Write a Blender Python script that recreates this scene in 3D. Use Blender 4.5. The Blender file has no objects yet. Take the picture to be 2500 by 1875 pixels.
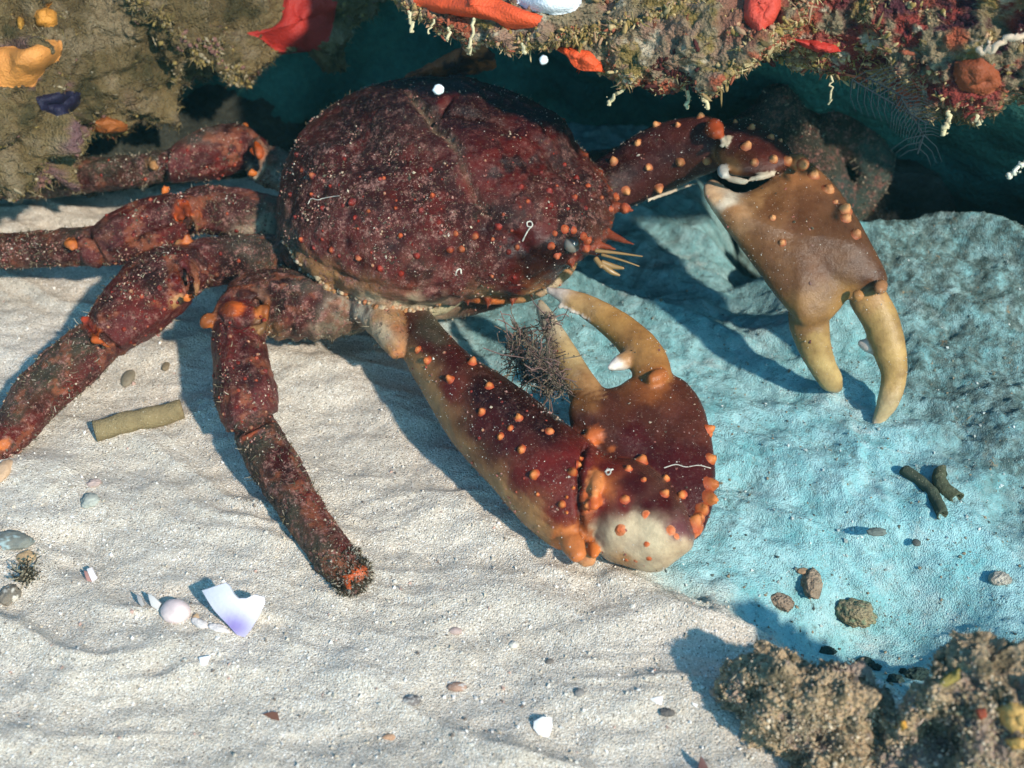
import bpy, bmesh, math, random
import numpy as np
from mathutils import Vector, Matrix
from mathutils.bvhtree import BVHTree
from mathutils.kdtree import KDTree

random.seed(7)
RNG = np.random.default_rng(11)
S = bpy.context.scene
COL = S.collection
S.unit_settings.scale_length = 0.1          # one unit = 10 cm: the crab's shell is some 19 cm across

# ------------------------------------------------------------------ camera, sky, sun, exposure
CAM_H, PITCH, HFOV = 4.6, math.radians(40), math.radians(45)
cam = bpy.data.cameras.new('camera'); cam_o = bpy.data.objects.new('camera', cam); COL.objects.link(cam_o)
cam_o.location = (0, 0, CAM_H); cam_o.rotation_euler = (math.radians(90) - PITCH, 0, 0)
cam.sensor_width = 36; cam.sensor_fit = 'HORIZONTAL'; cam.lens = 18 / math.tan(HFOV / 2)
cam.clip_start = 0.05; cam.clip_end = 200
cam.dof.use_dof = True; cam.dof.focus_distance = 6.4; cam.dof.aperture_fstop = 0.9
S.camera = cam_o

SUN_ELEV = math.radians(37)
SUN_DIR = Vector((-0.62, 0.78, 0)).normalized() * math.cos(SUN_ELEV) + Vector((0, 0, -math.sin(SUN_ELEV)))  # way the light travels
sun = bpy.data.lights.new('sun', 'SUN'); sun_o = bpy.data.objects.new('sun', sun); COL.objects.link(sun_o)
sun.energy = 3.9; sun.angle = math.radians(2.0); sun.color = (1.0, 0.88, 0.75)
sun_o.rotation_euler = SUN_DIR.to_track_quat('-Z', 'Y').to_euler(); sun_o.location = (3, -3, 8)

W = bpy.data.worlds.new('World'); S.world = W; W.use_nodes = True
wn = W.node_tree.nodes; wl = W.node_tree.links
sky = wn.new('ShaderNodeTexSky'); sky.sky_type = 'NISHITA'; sky.sun_disc = False
sky.sun_elevation = SUN_ELEV; sky.sun_rotation = math.atan2(-SUN_DIR.x, -SUN_DIR.y)
tint = wn.new('ShaderNodeMix'); tint.data_type = 'RGBA'; tint.blend_type = 'MULTIPLY'; tint.inputs[0].default_value = 1
tint.inputs[7].default_value = (0.36, 0.84, 1.0, 1)          # daylight that has come down through sea water
wl.new(sky.outputs[0], tint.inputs[6]); wl.new(tint.outputs[2], wn['Background'].inputs[0])
wn['Background'].inputs[1].default_value = 0.15
S.view_settings.view_transform = 'Standard'; S.view_settings.look = 'None'
S.view_settings.exposure = 0.6; S.view_settings.gamma = 1
S.cycles.use_denoising = True
S.cycles.max_bounces = 6

# ------------------------------------------------------------------ photo geometry: pixel (of 2500 x 1875) <-> world
FPX = 1250 / math.tan(HFOV / 2)
CP = np.array([0, 0, CAM_H]); cR = np.array([1., 0, 0])
cF = np.array([0, math.cos(PITCH), -math.sin(PITCH)]); cU = np.array([0, math.sin(PITCH), math.cos(PITCH)])
def ray(px, py):
    px = np.asarray(px, float); py = np.asarray(py, float)
    d = cF + ((px - 1250) / FPX)[..., None] * cR + ((937.5 - py) / FPX)[..., None] * cU
    return d / np.linalg.norm(d, axis=-1, keepdims=True)
def at_z(px, py, z):
    d = ray(px, py); return CP + d * ((np.asarray(z, float) - CAM_H) / d[..., 2])[..., None]
def at_d(px, py, dist):
    return CP + ray(px, py) * np.asarray(dist, float)[..., None]
def to_px(P):
    v = P - CP; k = v @ cF
    return np.stack([1250 + FPX * (v @ cR) / k, 937.5 - FPX * (v @ cU) / k], -1)
def upx(P):                                  # world length of one photo pixel at P
    return np.linalg.norm(np.asarray(P) - CP, axis=-1) / FPX

# ------------------------------------------------------------------ noise
def _hash(ix, iy, iz, seed):
    h = (ix * 374761393 + iy * 668265263 + iz * 2147483647 + seed * 974634777) & 0xFFFFFFFF
    h = ((h ^ (h >> 13)) * 1274126177) & 0xFFFFFFFF
    h = ((h ^ (h >> 16)) * 2246822519) & 0xFFFFFFFF
    return ((h ^ (h >> 15)) & 0xFFFFFF) / float(0xFFFFFF)
def vnoise(P, seed=0):
    i = np.floor(P).astype(np.int64); f = P - i; f = f * f * f * (f * (f * 6 - 15) + 10)
    r = 0
    for dx in (0, 1):
        wx = f[:, 0] if dx else 1 - f[:, 0]
        for dy in (0, 1):
            wy = f[:, 1] if dy else 1 - f[:, 1]
            for dz in (0, 1):
                wz = f[:, 2] if dz else 1 - f[:, 2]
                r = r + wx * wy * wz * _hash(i[:, 0] + dx, i[:, 1] + dy, i[:, 2] + dz, seed)
    return r * 2 - 1
def fbm(P, scale=1.0, octaves=4, gain=0.5, seed=0, ridged=False):
    P = np.asarray(P, float) * scale; a = 1.0; t = 0; s = 0
    for o in range(octaves):
        n = vnoise(P + 17.3 * o, seed + o)
        t = t + a * ((1 - 2 * np.abs(n)) if ridged else n); s += a; a *= gain; P = P * 2.03
    return t / s
def cells(P, scale, seed=0):                 # distance to the nearest scattered point: round lumps
    P = np.asarray(P, float) * scale; i = np.floor(P).astype(np.int64); best = np.full(len(P), 9.0)
    for dx in (-1, 0, 1):
        for dy in (-1, 0, 1):
            for dz in (-1, 0, 1):
                c = [i[:, 0] + dx, i[:, 1] + dy, i[:, 2] + dz]
                q = np.stack([c[k] + _hash(c[0], c[1], c[2], seed + 31 * k) for k in range(3)], -1)
                best = np.minimum(best, np.linalg.norm(P - q, axis=1))
    return best
def sstep(a, b, x):
    t = np.clip((x - a) / (b - a), 0, 1); return t * t * (3 - 2 * t)
def lerp(a, b, t):
    return np.asarray(a) * (1 - t)[:, None] + np.asarray(b) * t[:, None]
def seg_dist(P, poly):                       # distance from 2-D points to a polyline
    P = np.asarray(P, float); best = np.full(len(P), 1e9)
    for a, b in zip(poly[:-1], poly[1:]):
        a = np.array(a, float); b = np.array(b, float); ab = b - a
        t = np.clip(((P - a) @ ab) / (ab @ ab), 0, 1)
        best = np.minimum(best, np.linalg.norm(P - a - t[:, None] * ab, axis=1))
    return best
def inside(P, poly):
    P = np.asarray(P, float); r = np.zeros(len(P), bool); n = len(poly)
    for k in range(n):
        (x0, y0), (x1, y1) = poly[k], poly[(k + 1) % n]
        if y0 == y1: continue
        c = ((y0 > P[:, 1]) != (y1 > P[:, 1])) & (P[:, 0] < (x1 - x0) * (P[:, 1] - y0) / (y1 - y0) + x0)
        r ^= c
    return r

# ------------------------------------------------------------------ mesh and object helpers
class Shell:
    """collects closed surfaces (verts, faces, colours, one extra weight)"""
    def __init__(s): s.v, s.f, s.c, s.w, s.n = [], [], [], [], 0
    def add(s, v, f, c, w=0.0):
        v = np.asarray(v, float); k = len(v)
        c = np.asarray(c, float); c = np.tile(c, (k, 1)) if c.ndim == 1 else c
        s.v.append(v); s.c.append(c); s.w.append(np.full(k, w) if np.isscalar(w) else w)
        s.f += [tuple(int(i) + s.n for i in q) for q in f]; s.n += k
    def arrays(s): return np.concatenate(s.v), s.f, np.concatenate(s.c), np.concatenate(s.w)

def mesh_from(name, v, f, c=None, smooth=True, sharp_under=0):
    me = bpy.data.meshes.new(name)
    me.from_pydata(np.asarray(v).tolist(), [], f if isinstance(f, list) else f.tolist())
    if c is not None:
        a = me.attributes.new('col', 'FLOAT_COLOR', 'POINT')
        cc = np.ones((len(v), 4), np.float32); cc[:, :3] = c
        a.data.foreach_set('color', cc.ravel())
    if smooth: me.polygons.foreach_set('use_smooth', np.ones(len(me.polygons), bool))
    me.update(); return me
def obj(name, me, mat=None, parent=None, label=None, cat=None, group=None, kind=None):
    o = bpy.data.objects.new(name, me); COL.objects.link(o)
    if mat is not None: me.materials.append(mat)
    if parent is not None: o.parent = parent
    for k, x in (('label', label), ('category', cat), ('group', group), ('kind', kind)):
        if x: o[k] = x
    return o
def origin_to_base(o):                       # origin at the foot of the thing
    me = o.data; n = len(me.vertices); v = np.empty(n * 3, np.float32); me.vertices.foreach_get('co', v); v = v.reshape(-1, 3)
    b = np.array([v[:, 0].mean(), v[:, 1].mean(), v[:, 2].min()], np.float32)
    me.vertices.foreach_set('co', (v - b).ravel()); me.update(); o.location = b.tolist(); return o
def grid_faces(nu, nv, wrap_u=False):        # index = v*nu + u
    u = np.arange(nu if wrap_u else nu - 1); vv = np.arange(nv - 1)
    U, V = np.meshgrid(u, vv); U2 = (U + 1) % nu
    return np.stack([V * nu + U, V * nu + U2, (V + 1) * nu + U2, (V + 1) * nu + U], -1).reshape(-1, 4)
def catmull(P, m):
    P = np.asarray(P, float); out = []
    Q = np.vstack([2 * P[0] - P[1], P, 2 * P[-1] - P[-2]])
    for i in range(1, len(Q) - 2):
        for t in np.linspace(0, 1, m, endpoint=False):
            a, b, c, d = Q[i - 1], Q[i], Q[i + 1], Q[i + 2]
            out.append(0.5 * (2 * b + (c - a) * t + (2 * a - 5 * b + 4 * c - d) * t ** 2 + (3 * b - 3 * c + d - a) * t ** 3))
    out.append(P[-1]); return np.array(out)
def tube(C, R, k=1.0, n=20, cap=True, ang=0.0):
    """swept tube through world points C with radii R; k = thickness seen end-on over width seen from the camera"""
    C = np.asarray(C, float); R = np.maximum(np.asarray(R, float), 1e-4)
    T = np.gradient(C, axis=0); T /= np.linalg.norm(T, axis=1, keepdims=True) + 1e-9
    if cap:
        h = np.array([0.08, 0.3, 0.6, 0.85]); g = np.sqrt(1 - h ** 2)[::-1]
        hh = np.sqrt(1 - (np.array([0.2, 0.5, 0.78, 0.95])) ** 2)
        off = np.array([0.98, 0.87, 0.63, 0.31]); rad = np.sqrt(1 - off ** 2)
        C = np.vstack([C[0] - T[0] * R[0] * off[:, None] * 0.7, C, C[-1] + T[-1] * R[-1] * off[::-1, None] * 0.7])
        T = np.vstack([np.tile(T[0], (4, 1)), T, np.tile(T[-1], (4, 1))])
        R = np.concatenate([R[0] * rad, R, R[-1] * rad[::-1]])
    V = C - CP; V /= np.linalg.norm(V, axis=1, keepdims=True)
    A = np.cross(T, V); bad = np.linalg.norm(A, axis=1) < 1e-3; A[bad] = cR
    A /= np.linalg.norm(A, axis=1, keepdims=True); B = np.cross(T, A)
    th = np.linspace(0, 2 * np.pi, n, endpoint=False)
    q = 2 * np.pi / 5; pr = 1 - ang + ang * 1.12 * np.cos(q / 2) / np.cos((th + 0.35) % q - q / 2)
    v = C[:, None] + R[:, None, None] * ((pr * np.cos(th))[None, :, None] * A[:, None] + k * (pr * np.sin(th))[None, :, None] * B[:, None])
    m = len(C); f = grid_faces(n, m, True).tolist() + [list(range(n))[::-1], list(range((m - 1) * n, m * n))]
    return v.reshape(-1, 3), f
def limb_pts(pts, m=7):
    P = catmull(pts, m); C = at_z(P[:, 0], P[:, 1], P[:, 2]); return C, P[:, 3] * upx(C)
def idw(px, ctl, power=3.8):
    w = 0; c = 0
    for x, y, col in ctl:
        k = 1.0 / (((px[:, 0] - x) ** 2 + (px[:, 1] - y) ** 2) + 60.0) ** (power / 2)
        w = w + k; c = c + k[:, None] * np.asarray(col)
    return c / w[:, None]
def inflate(C, front, back, axis_f, axis_b, n=120, m=30, p=2.2, center=None):
    """closed body on a closed outline of world points: bulges `front` along axis_f and `back` along axis_b"""
    C = np.asarray(C, float); Q = np.vstack([C, C[:1]])
    L = np.concatenate([[0], np.cumsum(np.linalg.norm(np.diff(Q, axis=0), axis=1))])
    # closed catmull resample
    E = np.vstack([C[-2:], C, C[:3]]); sm = []
    for i in range(2, len(C) + 2):
        for t in np.linspace(0, 1, 8, endpoint=False):
            a, b, c, d = E[i - 1], E[i], E[i + 1], E[i + 2]
            sm.append(0.5 * (2 * b + (c - a) * t + (2 * a - 5 * b + 4 * c - d) * t ** 2 + (3 * b - 3 * c + d - a) * t ** 3))
    sm = np.array(sm); Q = np.vstack([sm, sm[:1]]); L = np.concatenate([[0], np.cumsum(np.linalg.norm(np.diff(Q, axis=0), axis=1))])
    t = np.linspace(0, L[-1], n, endpoint=False); R = np.stack([np.interp(t, L, Q[:, k]) for k in range(3)], -1)
    c = R.mean(0) if center is None else np.asarray(center, float)
    ph = np.linspace(0, np.pi, 2 * m + 1)[1:-1]      # 0 = front pole, pi = back pole
    s = np.sin(ph); b = np.sign(np.cos(ph)) * (1 - s ** p) ** (1 / p)
    af = np.asarray(axis_f, float); ab = np.asarray(axis_b, float)
    rows = [c + (R - c) * s[i] + (af * front * b[i] if b[i] > 0 else ab * back * (-b[i])) for i in range(len(ph))]
    v = np.vstack(rows + [[c + af * front], [c + ab * back]]); k = len(ph)
    f = grid_faces(n, k, True).tolist()
    f += [[k * n, (j + 1) % n, j] for j in range(n)] + [[k * n + 1, (k - 1) * n + j, (k - 1) * n + (j + 1) % n] for j in range(n)]
    return v, f
def vnormals(me):
    a = np.empty(len(me.vertices) * 3, np.float32); me.vertex_normals.foreach_get('vector', a); return a.reshape(-1, 3).astype(float)
def coords(me):
    a = np.empty(len(me.vertices) * 3, np.float32); me.vertices.foreach_get('co', a); return a.reshape(-1, 3).astype(float)
def set_coords(me, v): me.vertices.foreach_set('co', np.asarray(v, np.float32).ravel()); me.update()
def get_col(me):
    a = np.empty(len(me.vertices) * 4, np.float32); me.attributes['col'].data.foreach_get('color', a); return a.reshape(-1, 4)[:, :3].astype(float)
def set_col(me, c):
    cc = np.ones((len(c), 4), np.float32); cc[:, :3] = np.clip(c, 0, 1); me.attributes['col'].data.foreach_set('color', cc.ravel())
def bvh_of(me): return BVHTree.FromPolygons([tuple(x) for x in coords(me)], [tuple(p.vertices) for p in me.polygons])
def cast(bvh, px, py):
    d = ray(px, py); h = bvh.ray_cast(Vector(CP), Vector(d)); return h[0], h[1]
def strands(P, N, length, width, c0, c1, curl=0.5, droop=(0, 0, 0), nseg=2):
    """thin two-sided blades standing on points P along N"""
    n = len(P); Ln = length if not np.isscalar(length) else np.full(n, length)
    D = N + RNG.normal(0, curl, (n, 3)) + np.array(droop); D /= np.linalg.norm(D, axis=1, keepdims=True)
    A = np.cross(D, RNG.normal(0, 1, (n, 3))); A /= np.linalg.norm(A, axis=1, keepdims=True)
    wd = (width if not np.isscalar(width) else np.full(n, width))[:, None]
    bend = RNG.normal(0, 0.35, (n, 3)) * Ln[:, None]
    p0 = P - N * 0.004; p1 = P + D * Ln[:, None] * 0.5 + bend * 0.25; p2 = P + D * Ln[:, None] + bend
    v = np.stack([p0 - A * wd, p0 + A * wd, p1 + A * wd * 0.8, p1 - A * wd * 0.8, p2 + A * wd * 0.25, p2 - A * wd * 0.25], 1)
    c = np.stack([c0, c0, (c0 + c1) / 2, (c0 + c1) / 2, c1, c1], 1)
    b = np.arange(n)[:, None] * 6
    f = np.concatenate([b + np.array([[0, 1, 2, 3]]), b + np.array([[3, 2, 4, 5]])])
    return v.reshape(-1, 3), f, c.reshape(-1, 3)
OCT_V = np.array([[1, 0, 0], [-1, 0, 0], [0, 1, 0], [0, -1, 0], [0, 0, 1], [0, 0, -1]], float)
OCT_F = np.array([[0, 2, 4], [2, 1, 4], [1, 3, 4], [3, 0, 4], [2, 0, 5], [1, 2, 5], [3, 1, 5], [0, 3, 5]])
def ico(sub=1):
    bm = bmesh.new(); bmesh.ops.create_icosphere(bm, subdivisions=sub, radius=1)
    v = np.array([x.co[:] for x in bm.verts]); f = np.array([[q.index for q in p.verts] for p in bm.faces]); bm.free(); return v, f
def bits(P, size, cols, flat=(0.5, 1.0), base=None):
    """small irregular grains at points P"""
    bv, bf = base if base is not None else (OCT_V, OCT_F)
    n = len(P); q = RNG.normal(0, 1, (n, 3, 3)); q, _ = np.linalg.qr(q)
    sc = RNG.uniform(flat[0], flat[1], (n, 3)); jit = RNG.uniform(0.65, 1.3, (n, len(bv), 1))
    v = np.einsum('nij,nkj->nki', q, bv[None] * sc[:, None] * jit) * np.asarray(size)[:, None, None] + P[:, None]
    f = (np.arange(n)[:, None, None] * len(bv) + bf[None]).reshape(-1, bf.shape[1])
    return v.reshape(-1, 3), f, np.repeat(cols, len(bv), 0)
def fingers(P, D, length, rad, cols):
    """stubby rounded lumps grown from P along D"""
    bv, bf = ico(2); n = len(P); D = D / np.linalg.norm(D, axis=1, keepdims=True)
    A = np.cross(D, RNG.normal(0, 1, (n, 3))); A /= np.linalg.norm(A, axis=1, keepdims=True); B = np.cross(D, A)
    j = RNG.uniform(0.7, 1.3, (n, len(bv), 1)); bl = bv[None] * j
    v = P[:, None] + D[:, None] * (bl[:, :, 2:] * 0.5 + 0.35) * length[:, None, None] + (A[:, None] * bl[:, :, :1] + B[:, None] * bl[:, :, 1:2]) * rad[:, None, None]
    f = (np.arange(n)[:, None, None] * len(bv) + bf[None]).reshape(-1, 3)
    return v.reshape(-1, 3), f, np.repeat(cols, len(bv), 0)
def sample(me, n, weight=None):
    """random points on a mesh's vertices"""
    v = coords(me); N = vnormals(me)
    p = None if weight is None else weight / weight.sum()
    i = RNG.choice(len(v), n, p=p); return i, v[i] + RNG.normal(0, 0.004, (n, 3)), N[i]

# ------------------------------------------------------------------ materials
class NT:
    def __init__(s, name):
        s.m = bpy.data.materials.new(name); s.m.use_nodes = True; s.t = s.m.node_tree; s.b = s.t.nodes['Principled BSDF']
        s.tc = s.t.nodes.new('ShaderNodeTexCoord')
    def n(s, t, **kw):
        x = s.t.nodes.new(t)
        for k, v in kw.items(): setattr(x, k, v)
        return x
    def l(s, a, b): s.t.links.new(a, b)
    def noise(s, scale, detail=3, rough=0.6, dist=0):
        x = s.n('ShaderNodeTexNoise'); x.inputs['Scale'].default_value = scale; x.inputs['Detail'].default_value = detail
        x.inputs['Roughness'].default_value = rough; x.inputs['Distortion'].default_value = dist
        s.l(s.tc.outputs['Object'], x.inputs['Vector']); return x.outputs['Fac']
    def voro(s, scale, feature='F1', rand=1.0):
        x = s.n('ShaderNodeTexVoronoi', feature=feature); x.inputs['Scale'].default_value = scale; x.inputs['Randomness'].default_value = rand
        s.l(s.tc.outputs['Object'], x.inputs['Vector']); return x
    def ramp(s, fac, a, b, ca=(0, 0, 0), cb=(1, 1, 1)):
        x = s.n('ShaderNodeValToRGB'); e = x.color_ramp.elements
        e[0].position = a; e[0].color = (*ca, 1); e[1].position = b; e[1].color = (*cb, 1)
        s.l(fac, x.inputs[0]); return x.outputs[0]
    def mix(s, fac, a, b, mode='MIX'):
        x = s.n('ShaderNodeMix', data_type='RGBA', blend_type=mode)
        for sock, v in ((x.inputs[0], fac), (x.inputs[6], a), (x.inputs[7], b)):
            if hasattr(v, 'is_output'): s.l(v, sock)
            elif isinstance(v, (int, float)): sock.default_value = v
            else: sock.default_value = (*v, 1)
        return x.outputs[2]
    def mul(s, a, b):
        x = s.n('ShaderNodeMath', operation='MULTIPLY')
        for i, v in enumerate((a, b)):
            if hasattr(v, 'is_output'): s.l(v, x.inputs[i])
            else: x.inputs[i].default_value = v
        return x.outputs[0]
    def add(s, a, b):
        x = s.n('ShaderNodeMath', operation='ADD')
        for i, v in enumerate((a, b)):
            if hasattr(v, 'is_output'): s.l(v, x.inputs[i])
            else: x.inputs[i].default_value = v
        return x.outputs[0]
    def attr(s, name='col'):
        x = s.n('ShaderNodeAttribute'); x.attribute_name = name; return x
    def bump(s, h, dist, strength=1.0):
        x = s.n('ShaderNodeBump'); x.inputs['Distance'].default_value = dist; x.inputs['Strength'].default_value = strength
        s.l(h, x.inputs['Height']); s.l(x.outputs[0], s.b.inputs['Normal'])
    def done(s, col, rough=0.7, spec=0.3):
        if hasattr(col, 'is_output'): s.l(col, s.b.inputs['Base Color'])
        else: s.b.inputs['Base Color'].default_value = (*col, 1)
        if hasattr(rough, 'is_output'): s.l(rough, s.b.inputs['Roughness'])
        else: s.b.inputs['Roughness'].default_value = rough
        s.b.inputs['Specular IOR Level'].default_value = spec
        return s.m

def mat_sand():
    t = NT('coral_sand'); a = t.attr('teal_light_silt').outputs['Fac']
    v1 = t.voro(120); v2 = t.voro(170)
    bw = t.n('ShaderNodeSeparateColor'); t.l(v1.outputs['Color'], bw.inputs[0])
    bw2 = t.n('ShaderNodeSeparateColor'); t.l(v2.outputs['Color'], bw2.inputs[0])
    sand = t.ramp(bw.outputs[0], 0.0, 1.0, (0.50, 0.435, 0.355), (0.73, 0.66, 0.56))
    sand = t.mix(t.ramp(bw2.outputs[1], 0.95, 0.97), sand, (0.20, 0.17, 0.14))
    sand = t.mix(t.ramp(bw2.outputs[2], 0.9, 0.93), sand, (0.85, 0.82, 0.76))
    sand = t.mix(t.ramp(t.noise(1.3, 4), 0.35, 0.75), sand, t.mix(1.0, sand, (0.88, 0.85, 0.81), 'MULTIPLY'))
    teal_light_silt = t.ramp(t.noise(5, 6, 0.7), 0.3, 0.7, (0.16, 0.42, 0.445), (0.41, 0.645, 0.66))  # silty bed; its teal is the ambient water light painted into the colour
    teal_light_silt = t.mix(t.ramp(t.noise(24, 6, 0.85), 0.52, 0.64), teal_light_silt, (0.15, 0.24, 0.23))
    teal_light_silt = t.mix(t.ramp(t.noise(2.1, 5, 0.7, 1.0), 0.55, 0.8), teal_light_silt, (0.50, 0.52, 0.49))
    teal_light_silt = t.mix(t.ramp(t.noise(70, 3, 0.8), 0.62, 0.7), teal_light_silt, (0.6, 0.68, 0.66))
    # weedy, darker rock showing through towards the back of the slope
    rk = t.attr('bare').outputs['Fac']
    teal_light_silt = t.mix(t.mul(rk, t.ramp(t.noise(11, 6, 0.8), 0.28, 0.56)), teal_light_silt, t.ramp(t.noise(19, 5, 0.75), 0.35, 0.65, (0.025, 0.05, 0.046), (0.15, 0.205, 0.185)))
    teal_light_silt = t.mix(t.mul(rk, t.ramp(t.noise(8, 5, 0.8, 0.5), 0.62, 0.7)), teal_light_silt, (0.28, 0.20, 0.11))
    t.bump(t.add(t.mul(v1.outputs['Distance'], -0.8), t.add(t.noise(130, 3, 0.7), t.mul(t.noise(30, 4), 0.8))), 0.0095, 0.9)
    return t.done(t.mix(a, sand, teal_light_silt), 0.9, 0.15)
def mat_attr(name, rough=0.8, spec=0.25, bump=0.01, bscale=40, specks=None, mott=0.35, mscale=18):
    t = NT(name); c = t.attr().outputs['Color']
    c = t.mix(t.ramp(t.noise(mscale, 5, 0.7), 0.35, 0.7), c, t.mix(1.0, c, (1 - mott,) * 3, 'MULTIPLY'))
    for sc, lo, hi, colr in specks or ():
        c = t.mix(t.ramp(t.noise(sc, 4, 0.75), lo, hi), c, colr)
    t.bump(t.add(t.noise(bscale, 5, 0.7), t.mul(t.voro(bscale * 1.7).outputs['Distance'], 0.6)), bump)
    return t.done(c, rough, spec)
def mat_shell():
    t = NT('crab_shell'); a = t.attr(); c = a.outputs['Color']; cr = t.attr('crust').outputs['Fac']
    c = t.mix(t.ramp(t.noise(9, 5, 0.65), 0.35, 0.7), c, t.mix(1.0, c, (0.55, 0.5, 0.5), 'MULTIPLY'))
    # rosy crust, beige crumbs, pale dust
    m1 = t.mul(t.ramp(t.noise(17, 7, 0.85), 0.51, 0.60), cr)
    c = t.mix(m1, c, t.ramp(t.noise(60, 3), 0.35, 0.65, (0.13, 0.03, 0.028), (0.42, 0.22, 0.17)))
    m2 = t.mul(t.ramp(t.noise(48, 4, 0.8), 0.60, 0.68), t.add(cr, 0.08))
    c = t.mix(m2, c, (0.50, 0.36, 0.23))
    m3 = t.mul(t.ramp(t.noise(120, 2, 0.6), 0.69, 0.73), t.add(cr, 0.15))
    c = t.mix(m3, c, (0.7, 0.65, 0.55))
    m4 = t.mul(t.ramp(t.noise(23, 6, 0.8), 0.57, 0.64), t.add(cr, 0.1))
    c = t.mix(m4, c, (0.03, 0.028, 0.018))
    t.bump(t.add(t.mul(t.add(t.noise(55, 5, 0.75), t.mul(m2, 0.6)), t.add(cr, 0.15)), t.mul(t.noise(12, 3), 0.25)), 0.02)
    r = t.n('ShaderNodeMapRange'); r.inputs[3].default_value = 0.22; r.inputs[4].default_value = 0.46; t.l(cr, r.inputs[0])
    return t.done(c, r.outputs[0], 0.2)
M_SAND = mat_sand()
M_SHELL = mat_shell()
M_ROCK = mat_attr('encrusted_rock', 0.85, 0.2, 0.03, 34, [(24, 0.63, 0.72, (0.33, 0.28, 0.2)), (40, 0.66, 0.74, (0.05, 0.045, 0.035))])
M_DARK = mat_attr('shaded_rock', 0.9, 0.15, 0.02, 20)
M_TURF = mat_attr('turf_algae', 0.9, 0.1, 0.002, 60, None, 0.2)
M_SPONGE = mat_attr('encrusting_sponge', 0.6, 0.3, 0.006, 45, None, 0.25, 9)
M_GRIT = mat_attr('shell_grit', 0.7, 0.3, 0.002, 90, None, 0.2, 40)
M_NACRE = mat_attr('shell_fragment', 0.35, 0.5, 0.001, 30, None, 0.08, 8)
M_TUBE = mat_attr('sandy_tube', 0.9, 0.15, 0.008, 90, [(70, 0.62, 0.68, (0.5, 0.43, 0.3))], 0.3, 30)

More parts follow.
